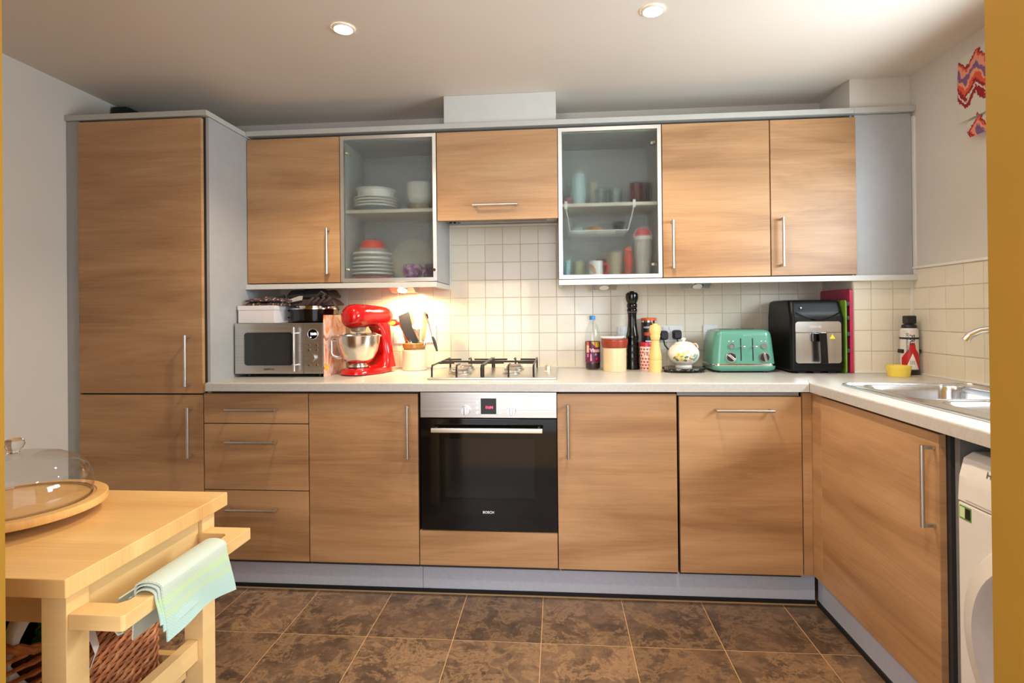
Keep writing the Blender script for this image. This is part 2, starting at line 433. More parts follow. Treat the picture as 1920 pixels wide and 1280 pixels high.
# ------------------------------------------------------------------ the room
XL, XR, ZC = -2.019, 2.005, 2.389
YF = -2.40           # the doorway wall
def build_room():
    fl = struct('floor', box(nb(), XL, XR, -4.2, 0.0, -0.05, -0.0009), FGROUT)
    P_ = 0.3443; x0 = 0.2266; y0 = -0.9654
    me = None; k = 0
    for j in range(-5, 2):
        for i in range(-7, 5):
            xa, xb = x0 + i * P_, x0 + (i + 1) * P_; ya, yb = y0 + j * P_ - P_, y0 + j * P_
            xa, xb, ya, yb = max(xa, XL), min(xb, 1.44), max(ya, YF - 0.4), min(yb, -0.585)
            if xb - xa < 0.02 or yb - ya < 0.02: continue
            full = abs(xb - xa - P_) < 1e-4 and abs(yb - ya - P_) < 1e-4
            if full and me is not None:
                o = bpy.data.objects.new('tile', me); COL.objects.link(o); o.parent = fl
            else:
                h, w = (xb - xa) / 2 - 0.0014, (yb - ya) / 2 - 0.0016
                b = box(nb(), -h, h, -w, w, -0.0008, 0.0, 0.0003, 1)
                o = obj('tile', b, SLATE, fl, True, smooth=0)
                if full: me = o.data
            o.location = ((xa + xb) / 2, (ya + yb) / 2, 0)
    struct('ceiling', box(nb(), XL - 0.1, XR + 0.1, -3.4, 0.1, ZC, ZC + 0.08), CEILP)
    struct('wall_left', box(nb(), XL - 0.1, XL, YF - 0.1, 0.1, 0.0, ZC), PAINT)
    wb = struct('wall_back', box(nb(), XL, XR + 0.1, 0.0, 0.1, 0.0, ZC), PAINT)
    wr = nb()   # the wall over the sink, with the window opening
    box(wr, XR, XR + 0.12, -0.86, 0.1, 0.0, ZC); box(wr, XR, XR + 0.12, YF - 0.1, -1.98, 0.0, ZC)
    box(wr, XR, XR + 0.12, -1.98, -0.86, 0.0, 1.19); box(wr, XR, XR + 0.12, -1.98, -0.86, 2.05, ZC)
    wr = struct('wall_right', wr, PAINT)
    wc = struct('wall_corner', box(nb(), 1.727, XR, -0.300, 0.0, 0.0, ZC), PAINT)
    wn = struct('window_1', box(box(nb(), XR + 0.07, XR + 0.11, -1.98, -1.93, 1.19, 2.05), XR + 0.07, XR + 0.11, -0.91, -0.86, 1.19, 2.05), WHITEP)
    b = nb(); box(b, XR + 0.07, XR + 0.11, -1.93, -0.91, 1.19, 1.24); box(b, XR + 0.07, XR + 0.11, -1.93, -0.91, 2.0, 2.05); box(b, XR + 0.075, XR + 0.105, -1.44, -1.40, 1.24, 2.0)
    obj('window_frame', b, WHITEP, wn)
    obj('window_pane', box(nb(), XR + 0.088, XR + 0.092, -1.93, -0.91, 1.24, 2.0), thin_glass('window_glass', (0.96, 0.98, 0.97, 1), 0.04), wn)
    # doorway wall the picture is taken through
    struct('wall_front_right', box(nb(), 0.803, XR + 0.1, YF - 0.1, YF, 0.0, ZC), YELLOW)
    struct('wall_front_left', box(nb(), XL - 0.1, -0.447, YF - 0.1, YF, 0.0, ZC), YELLOW)
    # --- wall tiles, 100 mm pitch
    half = 0.0488
    base = box(nb(), -half, half, -0.003, 0.003, -half, half, 0.0016, 2)
    cache = {}
    def put(wall, c, wx, wz, rotz):
        key = (round(wx, 3), round(wz, 3))
        if key not in cache:
            o = obj('tile', box(nb(), -wx, wx, -0.003, 0.003, -wz, wz, 0.0016, 2), TILE, None, True, smooth=0); cache[key] = o.data
            o.parent = wall
        else:
            o = bpy.data.objects.new('tile', cache[key]); COL.objects.link(o); o.parent = wall
        o.location = c; o.rotation_euler = (random.uniform(-.003, .003), 0, rotz + random.uniform(-.003, .003))
    base.free()
    def span(a, b, lo, hi):
        a, b = max(a, lo), min(b, hi); return ((a + b) / 2, (b - a) / 2 - 0.0010) if b - a > 0.012 else None
    g = nb(); box(g, -1.31, 1.727, -0.0035, 0.0, 0.966, 1.45); box(g, -0.305, 0.305, -0.0035, 0.0, 1.45, 1.765)
    obj('grout', g, GROUT, wb)
    for r in range(8):
        zz = span(0.9604 + 0.1 * r, 1.0604 + 0.1 * r, 0.968, 1.765)
        if not zz: continue
        for k in range(-14, 18):
            hi = r >= 5
            xx = span(0.1 * k, 0.1 * k + 0.1, -0.302 if hi else -1.308, 0.305 if hi else 1.727)
            if xx: put(wb, (xx[0], -0.004, zz[0]), xx[1], zz[1], 0)
    obj('grout', box(nb(), 1.729, XR, -0.3035, -0.300, 0.966, 1.44), GROUT, wc)
    for r in range(5):
        zz = span(0.9704 + 0.1 * r, 1.0704 + 0.1 * r, 0.971, 1.436)
        for k in range(3):
            xx = span(1.711 + 0.1 * k, 1.811 + 0.1 * k, 1.730, XR - 0.002)
            if xx and zz: put(wc, (xx[0], -0.304, zz[0]), xx[1], zz[1], 0)
    obj('grout', box(nb(), XR - 0.0035, XR, -1.6, -0.302, 0.966, 1.462), GROUT, wr)
    for r in range(5):
        zz = span(0.9704 + 0.1 * r, 1.0704 + 0.1 * r, 0.971, 1.460)
        for k in range(13):
            yy = span(-0.426 - 0.1075 * k, -0.3185 - 0.1075 * k, -1.6, -0.306)
            if yy and zz and not (yy[0] < -0.86 and zz[0] > 1.19): put(wr, (XR - 0.004, yy[0], zz[0]), yy[1], zz[1], PI / 2)
    struct('trim_1', box(nb(), XR - 0.012, XR, -0.86, -0.302, 1.462, 1.474, 0.003), CAULK)
    struct('trim_2', box(nb(), -0.303, 0.307, -0.010, 0.0, 1.765, 1.775, 0.002), CAULK)
    struct('trim_3', box(nb(), -1.31, 1.725, -0.012, -0.007, 0.9665, 0.974), CAULK)
    struct('trim_4', box(nb(), 1.729, XR - 0.008, -0.313, -0.307, 0.9665, 0.973), CAULK)
    struct('trim_5', box(nb(), XR - 0.013, XR - 0.007, -1.6, -0.314, 0.9665, 0.973), CAULK)
    struct('trim_6', box(nb(), XR - 0.014, XR - 0.003, -0.318, -0.307, 0.974, 1.404), CAULK)
    struct('trim_7', box(nb(), XR - 0.008, XR, -0.335, -0.319, 1.437, 2.19), CAULK)
    struct('trim_8', box(nb(), -0.3035, -0.2965, -0.008, 0.0, 1.41, 1.765), CAULK)
build_room()

# ------------------------------------------------------------------ fitted units
YD = -0.6656         # faces of the base doors
TH = 0.020
def handle(parent, x, z, length, y, vertical=True, normal='y'):
    """bar handle standing on two flat posts"""
    b = nb(); h = length / 2; so = 0.034; r = 0.0062
    def q(a, d, c=0): # along the bar, out from the door
        if normal == 'y': return (x, y - d, z + a) if vertical else (x + a, y - d, z)
        return (y - d, x, z + a)
    tube(b, [q(-h, so), q(h, so)], r, 12)
    for s in (-1, 1):
        a0, a1 = q(s * (h - 0.012), 0.0), q(s * (h - 0.0015), so)
        lo = [min(a, c) for a, c in zip(a0, a1)]; hi = [max(a, c) for a, c in zip(a0, a1)]
        w = 0.0055
        if normal == 'y':
            if vertical: lo[0] -= w; hi[0] += w
            else: lo[2] -= w; hi[2] += w
        else: lo[1] -= w; hi[1] += w
        box(b, lo[0], hi[0], lo[1], hi[1], lo[2], hi[2], 0.001, 1)
    return obj('handle', b, HANDLE, parent)
def front(name, parent, x0, x1, z0, z1, y=YD, mat=None):
    return obj(name, box(nb(), x0, x1, y, y + TH, z0, z1, 0.0014, 2), mat or WOODM, parent)

# tall larder housing
t = thing('tall_cupboard', 'floor-to-cornice walnut cupboard with two doors against the left wall', 'cupboard', (-1.68, -0.34, 0.0))
b = nb(); box(b, -2.017, -1.33, -0.642, -0.004, 0.12, 2.198)
obj('carcass', b, GAPSHADE, t)
obj('side_panel', box(nb(), -1.3295, -1.3135, -0.6435, -0.004, 0.0, 2.203, 0.001, 1), GREY, t)
obj('filler_panel', box(nb(), -2.018, -1.955, -0.657, -0.643, 0.0, 2.203), GREY, t)
d = front('door', t, -1.952, -1.339, 0.9145, 2.1955); handle(d, -1.402, 1.068, 0.235, YD)
d = front('door', t, -1.952, -1.339, 0.150, 0.9075); handle(d, -1.392, 0.738, 0.232, YD)

def base_carcass(t, x0, x1, z1=0.926):
    obj('carcass', box(nb(), x0, x1, -0.640, -0.02, 0.13, z1), GAPSHADE, t)
t = thing('drawer_unit', 'walnut base unit with three drawers beside the tall cupboard', 'drawer unit', (-1.085, -0.34, 0.0))
base_carcass(t, -1.312, -0.836)
for z0, z1, hz in ((0.7775, 0.9145, 0.843), (0.4720, 0.7735, 0.695), (0.1500, 0.4680, 0.387)):
    d = front('drawer', t, -1.338 if False else -1.3335, -0.8355, z0, z1); handle(d, -1.095, hz, 0.235, YD, False)
t = thing('base_cupboard', 'walnut base cupboard between the drawers and the oven', 'cupboard', (-0.58, -0.34, 0.0))
base_carcass(t, -0.832, -0.327)
d = front('door', t, -0.8305, -0.3255, 0.150, 0.9145); handle(d, -0.366, 0.748, 0.235, YD)
t = thing('base_cupboard', 'walnut base cupboard between the oven and the dishwasher', 'cupboard', (0.56, -0.34, 0.0))
base_carcass(t, 0.307, 0.812)
d = front('door', t, 0.2975, 0.8105, 0.1475, 0.9155); handle(d, 0.344, 0.755, 0.233, YD)
t = thing('dishwasher', 'built-in dishwasher behind a walnut front with a wide handle at its top', 'dishwasher', (1.07, -0.34, 0.0))
base_carcass(t, 0.822, 1.330, 0.906)
d = front('door', t, 0.8215, 1.3285, 0.1475, 0.9045); handle(d, 1.089, 0.8485, 0.238, YD, False)
obj('top_strip', box(nb(), 0.816, 1.325, -0.650, -0.640, 0.907, 0.924), GREY, t)
t = thing('corner_post', 'L-shaped walnut post in the inner corner of the base units', 'panel', (1.35, -0.66, 0.0))
obj('panel', box(nb(), 1.3335, 1.3715, -0.6636, -0.646, 0.148, 0.921, 0.001, 1), WOODM, t)
obj('panel', box(nb(), 1.372, 1.390, -0.7420, -0.646, 0.148, 0.921, 0.001, 1), WOODM, t)
# oven housing + oven
t = thing('oven_housing', 'walnut panel fitted below the oven', 'panel', (-0.01, -0.34, 0.0))
front('panel', t, -0.3215, 0.2935, 0.150, 0.3035)
obj('carcass', box(nb(), -0.3235, 0.3035, -0.640, -0.02, 0.13, 0.300), GAPSHADE, t)
def build_oven():
    t = thing('oven', 'built-in electric oven with black glass door below the gas hob', 'oven', (-0.007, -0.36, 0.306))
    obj('body', box(nb(), -0.318, 0.300, -0.640, -0.05, 0.308, 0.922), BLACKMAT, t)
    cp = obj('control_panel', box(nb(), -0.3135, 0.2955, -0.6680, -0.640, 0.8085, 0.9215, 0.002), STEEL, t)
    d = obj('door', box(nb(), -0.3135, 0.2950, -0.6680, -0.641, 0.3105, 0.8045, 0.0025), BLACKGLASS, t)
    obj('window', box(nb(), -0.204, 0.196, -0.6686, -0.6678, 0.455, 0.715, 0.0002, 1), M('dark_oven_window', (0.009, 0.0095, 0.0095, 1), 0.08, spec=0.4), d)
    h = nb(); box(h, -0.257, 0.234, -0.716, -0.704, 0.7505, 0.7715, 0.003)
    for x in (-0.245, 0.212): box(h, x, x + 0.010, -0.704, -0.668, 0.755, 0.767)
    obj('handle', h, brushed('champagne_steel', (0.78, 0.72, 0.60, 1), 0.3), d)
    l = nb(); text(l, 'BOSCH', 0.0155, (-0.0105, -0.6682, 0.3905), bold=0.0004); obj('lettering', l, M('white_print', S(236, 236, 236), 0.5), d, smooth=0)
    ds = obj('display', box(nb(), -0.0405, 0.0295, -0.6700, -0.6675, 0.825, 0.895, 0.0006, 1), BLACKG, cp)
    f = nb(); 
    for a in ((-0.0425, -0.0405, 0.823, 0.897), (0.0295, 0.0315, 0.823, 0.897), (-0.0425, 0.0315, 0.823, 0.825)): box(f, a[0], a[1], -0.6705, -0.6675, a[2], a[3])
    obj('display_frame', f, CHROME, cp)
    l = nb(); text(l, '11:04', 0.0155, (-0.003, -0.6702, 0.855), bold=0.0004); obj('clock_digits', l, M('red_led', S(255, 30, 40), 0.5, emit=(1, 0.02, 0.05, 1), est=5), cp, smooth=0)
    for x in (-0.108, 0.0955):
        k = nb(); cyl(k, (x, -0.668, 0.8415), (x, -0.686, 0.8415), 0.0205, 0.019, 28); box(k, x - 0.006, x + 0.006, -0.690, -0.684, 0.824, 0.860, 0.002)
        obj('knob', k, M('satin_silver', (0.75, 0.76, 0.78, 1), 0.3, 1.0), cp)
    for x, z in ((-0.0565, 0.876), (-0.0565, 0.8535), (-0.0565, 0.832), (0.0455, 0.8535), (0.0455, 0.832)):
        k = nb(); cyl(k, (x, -0.668, z), (x, -0.671, z), 0.0062, None, 18); obj('button', k, M('satin_silver', (0.75, 0.76, 0.78, 1), 0.3, 1.0), cp)
build_oven()
# sink run on the right
t = thing('sink_cupboard', 'walnut cupboard with one wide door under the sink', 'cupboard', (1.69, -1.09, 0.0))
b = nb(); box(b, 1.394, 1.410, -1.436, -0.70, 0.13, 0.90); box(b, 1.394, 1.99, -1.452, -1.438, 0.13, 0.92); box(b, 1.394, 1.99, -1.436, -0.70, 0.13, 0.146)
obj('carcass', b, GAPSHADE, t)
d = obj('door', box(nb(), 1.372, 1.392, -1.4385, -0.7445, 0.1475, 0.9155, 0.0014, 2), WOODM, t)
handle(d, -1.420, 0.763, 0.236, 1.372, True, 'x')
t = tag(obj('end_panel', box(nb(), 1.392, 1.99, -1.490, -1.472, 0.0, 0.924, 0.001, 1), M('dark_grey_end_panel', S(112, 112, 110), 0.5), loc=(1.69, -1.481, 0.0)), 'grey end panel between the sink cupboard and the washing machine', 'panel')
# plinths
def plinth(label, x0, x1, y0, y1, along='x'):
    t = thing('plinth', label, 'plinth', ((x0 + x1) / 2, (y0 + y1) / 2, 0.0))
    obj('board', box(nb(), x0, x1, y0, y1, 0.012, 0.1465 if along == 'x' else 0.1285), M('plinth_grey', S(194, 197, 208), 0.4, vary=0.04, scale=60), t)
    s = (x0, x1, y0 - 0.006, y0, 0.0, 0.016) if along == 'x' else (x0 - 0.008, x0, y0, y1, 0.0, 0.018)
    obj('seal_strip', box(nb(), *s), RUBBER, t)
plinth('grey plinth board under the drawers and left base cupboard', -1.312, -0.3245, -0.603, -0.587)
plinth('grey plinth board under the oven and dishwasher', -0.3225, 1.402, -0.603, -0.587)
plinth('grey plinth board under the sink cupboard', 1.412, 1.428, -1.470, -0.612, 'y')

# worktops with the mitred joint near the corner
def build_worktops():
    zb, zt = 0.9275, W
    o = [(-1.3125, -0.6875), (1.352, -0.6875), (1.385, -0.60), (1.39, -0.014), (-1.3125, -0.014)]
    b = nb(); slab_holes(b, o, [rrect(-0.285, 0.285, -0.555, -0.075, 0.02)], zb, zt)
    bmesh.ops.bevel(b, geom=[e for e in b.edges if all(abs(v.co.y + 0.6875) < 1e-4 and abs(v.co.z - zt) < 1e-4 for v in e.verts)], offset=0.006, segments=3, profile=0.5, affect='EDGES')
    tag(obj('worktop', b, WORKTOP, loc=(0.0, -0.34, 0.9275)), 'long pale worktop along the back wall holding the hob', 'worktop')
    o = [(1.3535, -0.6885), (1.3535, -2.18), (1.992, -2.18), (1.992, -0.3175), (1.725, -0.3175), (1.725, -0.014), (1.3912, -0.014), (1.3862, -0.60)]
    b = nb(); slab_holes(b, o, [rrect(1.470, 1.930, -1.70, -0.765, 0.03)], zb, zt)
    bmesh.ops.bevel(b, geom=[e for e in b.edges if all(abs(v.co.x - 1.3535) < 1e-4 and abs(v.co.z - zt) < 1e-4 for v in e.verts)], offset=0.006, segments=3, profile=0.5, affect='EDGES')
    tag(obj('worktop', b, WORKTOP, loc=(1.67, -1.2, 0.9275)), 'pale worktop along the right wall holding the steel sink', 'worktop')
build_worktops()

# ------------------------------------------------------------------ wall cupboards
YU = -0.335; ZU0, ZU1 = 1.4405, 2.1935
def wall_unit(label, x0, x1, hx, cx=None):
    t = thing('wall_cupboard', label, 'cupboard', ((x0 + x1) / 2, -0.16, ZU0))
    obj('carcass', box(nb(), x0 + 0.002, (cx or x1) - 0.002, YU + TH + 0.002, -0.012, ZU0 - 0.003, ZU1 - 0.008), GAPSHADE, t)
    d = front('door', t, x0 + 0.002, x1 - 0.002, ZU0, ZU1, YU); handle(d, hx, 1.600, 0.235, YU)
wall_unit('walnut wall cupboard beside the tall cupboard, over the microwave', -1.3120, -0.8105, -0.870)
wall_unit('walnut wall cupboard right of the glass door with the mugs and tumblers', 0.8230, 1.3365, 0.8675)
wall_unit('walnut wall cupboard next to the grey filler panel', 1.3375, 1.7365, 1.3835, 1.725)
tag(obj('filler_panel', box(nb(), 1.7375, 1.996, -0.318, -0.303, 1.4355, 2.208), GREY, loc=(1.867, -0.31, 1.4355)), 'plain grey filler panel at the right end of the wall cupboards', 'panel')
REED = reeded_glass('gridded_cupboard_glass')
def glass_unit(label, x0, x1, hinge_left, shelf_z):
    t = thing('glass_cupboard', label, 'cupboard', ((x0 + x1) / 2, -0.16, ZU0))
    b = nb(); ya, yb = YU + TH + 0.003, -0.012; a, c = x0 + 0.002, x1 - 0.002; s = 0.016
    box(b, a, a + s, ya, yb, ZU0 - 0.003, ZU1 - 0.006); box(b, c - s, c, ya, yb, ZU0 - 0.003, ZU1 - 0.006)
    box(b, a + s, c - s, ya, yb, ZU0 - 0.003, ZU0 + 0.013); box(b, a + s, c - s, ya, yb, ZU1 - 0.022, ZU1 - 0.006); box(b, a + s, c - s, yb - 0.006, yb, ZU0 + 0.013, ZU1 - 0.022)
    obj('carcass', b, CARC, t)
    obj('shelf', box(nb(), a + s, c - s, ya + 0.012, yb - 0.006, shelf_z - 0.017, shelf_z), SHELFM, t)
    x0 += 0.0015; x1 -= 0.0015
    d = nb(); w = 0.0185
    slab_holes(d, [(x0, ZU0), (x1, ZU0), (x1, ZU1), (x0, ZU1)], [[(x0 + w, ZU0 + w), (x1 - w, ZU0 + w), (x1 - w, ZU1 - w), (x0 + w, ZU1 - w)]], 0, TH)
    for v in d.verts: v.co = Vector((v.co.x, YU + v.co.z, v.co.y))
    d = obj('door', d, ALU, t)
    obj('glass_pane', box(nb(), x0 + w - 0.004, x1 - w + 0.004, YU + 0.008, YU + 0.0082, ZU0 + w - 0.004, ZU1 - w + 0.004), REED, d, smooth=0)
    kx = x1 - 0.010 if hinge_left else x0 + 0.010
    k = nb(); cyl(k, (kx, YU, 1.4955), (kx, YU - 0.012, 1.4955), 0.005, 0.005, 16); cyl(k, (kx, YU - 0.012, 1.4955), (kx, YU - 0.019, 1.4955), 0.008, 0.0075, 18)
    obj('knob', k, CHROME, d)
    for z in (2.112, 1.508):
        xa = x0 + w + 0.002 if hinge_left else x1 - w - 0.002; sg = 1 if hinge_left else -1
        h = nb(); cyl(h, (xa, YU + 0.018, z), (xa + sg * 0.012, YU + 0.024, z), 0.009, None, 14); box(h, min(xa, xa + sg * 0.026), max(xa, xa + sg * 0.026), YU + 0.022, YU + 0.045, z - 0.007, z + 0.007, 0.002)
        obj('hinge', h, M('hinge_nickel', (0.74, 0.66, 0.5, 1), 0.25, 1.0), d)
    return t
glass_unit('glass-fronted wall cupboard full of white plates, over the stand mixer', -0.8095, -0.3035, True, 1.818)
glass_unit('glass-fronted wall cupboard with drinking glasses and mugs, right of the extractor', 0.3135, 0.8220, False, 1.822)
obj('side_panel', box(nb(), -0.3055, -0.3036, -0.314, -0.012, ZU0 - 0.003, ZU1 + 0.003), GREY, bpy.data.objects['glass_cupboard'])
# extractor cupboard
t = thing('extractor_cupboard', 'walnut lift-up flap of the extractor above the hob', 'cupboard', (0.005, -0.16, 1.745))
obj('carcass', box(nb(), -0.300, 0.312, YU + TH + 0.002, -0.012, 1.800, ZU1 - 0.008), GAPSHADE, t)
d = front('door', t, -0.3005, 0.3115, 1.7450, ZU1, YU); handle(d, -0.0025, 1.8155, 0.226, YU, False)
t = thing('extractor_hood', 'slim steel extractor hood under the walnut flap', 'extractor', (0.005, -0.16, 1.757))
b = nb(); box(b, -0.298, 0.310, -0.312, -0.014, 1.7775, 1.798, 0.002); obj('body', b, STEEL, t)
b = nb(); box(b, -0.24, 0.25, -0.29, -0.10, 1.773, 1.7772); obj('filter', b, M('filter_grey', S(140, 134, 122), 0.5, 0.6), t)
b = nb(); box(b, -0.298, 0.310, -0.300, -0.285, 1.762, 1.7772, 0.001, 1); obj('front_lip', b, STEEL, t)
b = nb()
for k in range(3): box(b, -0.285 + k * 0.022, -0.270 + k * 0.022, -0.1, -0.085, 1.770, 1.7773)
obj('switch', b, BLACK, t)
tag(obj('duct_box', box(nb(), -0.267, 0.3065, -0.310, -0.002, 2.2365, 2.3885, 0.001, 1), BOXP, loc=(0.02, -0.155, 2.2365)), 'pale boxed duct rising from the extractor to the ceiling', 'duct box')

# cornice and pelmets
t = thing('cornice', 'grey cornice running along the top of all the cupboards', 'cornice', (0.0, -0.33, 2.2035))
CORN = M('cornice_grey', S(190, 190, 184), 0.45, vary=0.03)
obj('moulding', box(nb(), -2.0185, -1.3105, -0.668, -0.012, 2.2050, 2.2305, 0.002), CORN, t)
obj('moulding', box(nb(), -1.3100, 1.7260, -0.343, -0.012, 2.2100, 2.2360, 0.002), CORN, t)
obj('moulding', box(nb(), 1.7262, 2.0035, -0.343, -0.3015, 2.2100, 2.2360, 0.002), CORN, t)
def pelmet(label, x0, x1, ret, lab):
    t = thing('pelmet', label, 'pelmet', ((x0 + x1) / 2, -0.33, 1.408))
    obj('strip', box(nb(), x0, x1, -0.352, -0.334, 1.4085, 1.4345, 0.0015), M('pelmet_grey', S(206, 206, 202), 0.4, vary=0.02), t)
    a, c = (x1 - 0.018, x1) if ret > 0 else (x0, x0 + 0.018)
    obj('strip', box(nb(), a, c, -0.334, -0.012, 1.4085, 1.4345, 0.0015), M('pelmet_grey', S(206, 206, 202), 0.4, vary=0.02), t)
pelmet('pale pelmet under the left wall cupboards, above the microwave', -1.3125, -0.3035, 1, '')
pelmet('pale pelmet under the right wall cupboards, above the toaster', 0.3125, 2.0035, -1, '')
# black wedge-shaped block on the tall cupboard, by the wall
t = obj('black_wedge', prism(nb(), [(-0.42, 2.231), (-0.02, 2.231), (-0.02, 2.34), (-0.30, 2.378), (-0.40, 2.374)], 'x', -2.015, -1.925, 0.012), BLACK, loc=(-1.97, -0.2, 2.231))
tag(t, 'black wedge-shaped object on top of the tall cupboard by the wall', 'bag')

# ------------------------------------------------------------------ lamps
def ceiling_spot(x, y, label):
    t = thing('ceiling_spotlight', label, 'ceiling light', (x, y, ZC), 'recessed ceiling spotlights')
    b = nb(); lathe(b, [(0.033, -0.002), (0.036, -0.007), (0.042, -0.006), (0.045, -0.0005)], (x, y), 32, ZC); obj('trim_ring', b, M('white_trim_ring', S(235, 225, 205), 0.35), t)
    b = nb(); lathe(b, [(0.0, -0.0055), (0.022, -0.0055), (0.034, -0.003)], (x, y), 28, ZC); obj('bulb', b, M('glowing_halogen', (1, 1, 1, 1), 0.5, emit=(1.0, 0.86, 0.62, 1), est=30), t)
ceiling_spot(*SPOTS[0], 'glowing ceiling spotlight on the left, above the mixer')
ceiling_spot(*SPOTS[1], 'glowing ceiling spotlight on the right, above the toaster')
def cabinet_lamp(x, label, lit):
    t = thing('cabinet_lamp', label, 'lamp', (x, -0.2, 1.437), 'wedge lamps under the wall cupboards')
    b = prism(nb(), [(-0.262, 1.437), (-0.262, 1.418), (-0.20, 1.388), (-0.14, 1.388), (-0.12, 1.437)], 'x', x - 0.065, x + 0.065, 0.002); obj('body', b, STEEL, t)
    n = Vector((0, -0.030, -0.062)).normalized(); c = Vector((x, -0.228, 1.4015))
    b = nb(); cyl(b, c, c + n * 0.004, 0.030, 0.029, 24); obj('ring', b, CHROME, t)
    b = nb(); cyl(b, c + n * 0.004, c + n * 0.0055, 0.024, 0.024, 24)
    obj('lens', b, M('lit_lens', (1, 1, 1, 1), 0.4, emit=(1.0, 0.80, 0.5, 1), est=60) if lit else M('unlit_lens', (0.85, 0.85, 0.85, 1), 0.15), t)
cabinet_lamp(-0.516, 'lit wedge lamp under the plate cupboard, above the utensil jar', True)
cabinet_lamp(0.545, 'unlit wedge lamp under the glass cupboard, above the stoneware crock', False)
cabinet_lamp(1.014, 'unlit wedge lamp above the toaster', False)
# ------------------------------------------------------------------ sink, tap, hob, washing machine, blind
def build_sink():
    t = thing('sink', 'stainless steel inset sink with bowl and half bowl by the tiled right wall', 'sink', (1.70, -1.23, W))
    outer = rrect(1.445, 1.953, -1.735, -0.738, 0.035)
    bowls = [((1.502, 1.862, -1.150, -0.775), 0.15), ((1.522, 1.800, -1.40, -1.185), 0.11)]
    b = nb(); slab_holes(b, outer, [rrect(*q[0], 0.06) for q in bowls], W + 0.0004, W + 0.0042)
    # gently raised outer lip
    o2 = rrect(1.452, 1.946, -1.728, -0.745, 0.03)
    tube(b, [(p[0], p[1], W + 0.005) for p in rrect(1.449, 1.949, -1.731, -0.742, 0.033)], 0.0035, 8, True)
    for k in range(6): tube(b, [(1.56 + k * 0.055, -1.69, W + 0.0045), (1.56 + k * 0.055, -1.45, W + 0.0045)], 0.004, 6)
    obj('deck', b, SINKM, t)
    for q, dep in bowls:
        x0, x1, y0, y1 = q; b = nb(); rings = []
        for i, (ins, z) in enumerate([(-0.003, W + 0.0046), (0.002, W - 0.002), (0.006, W - 0.02), (0.016, W - dep + 0.03), (0.03, W - dep + 0.008), (0.06, W - dep)]):
            rings.append([(p[0], p[1], z) for p in rrect(x0 + ins, x1 - ins, y0 + ins, y1 - ins, max(0.02, 0.06 - ins * 0.3))])
        R = [[b.verts.new(p) for p in r] for r in rings]
        for a, c in zip(R, R[1:]): bridge(b, a, c)
        b.faces.new(R[-1]); s = obj('bowl', b, SINKM, t)
        d = nb(); cx, cy = (x0 + x1) / 2, (y0 + y1) / 2; cyl(d, (cx, cy, W - dep + 0.0005), (cx, cy, W - dep + 0.003), 0.04, 0.036, 24); obj('drain', d, CHROME, s)
build_sink()
t = thing('tap', 'chrome kitchen tap with a curved spout over the sink', 'tap', (1.915, -1.06, W))
b = nb(); lathe(b, [(0.0, 0.0045), (0.027, 0.0045), (0.026, 0.012), (0.020, 0.02), (0.019, 0.10), (0.021, 0.115), (0.0, 0.118)], (1.915, -1.06), 24, W); obj('base', b, CHROME, t)
b = nb(); pts = [(1.915, -1.06, W + 0.10), (1.914, -1.06, 1.150), (1.900, -1.055, 1.185), (1.868, -1.045, 1.200), (1.830, -1.03, 1.200), (1.792, -1.015, 1.192), (1.765, -1.005, 1.176), (1.752, -1.0, 1.156)]
tube(b, pts, [0.015, 0.013, 0.012, 0.012, 0.012, 0.012, 0.0125, 0.0135], 16); obj('spout', b, CHROME, t)
b = nb(); tube(b, [(1.915, -1.075, W + 0.085), (1.91, -1.12, W + 0.10), (1.90, -1.155, W + 0.105)], [0.008, 0.006, 0.007], 10); obj('lever', b, CHROME, t)

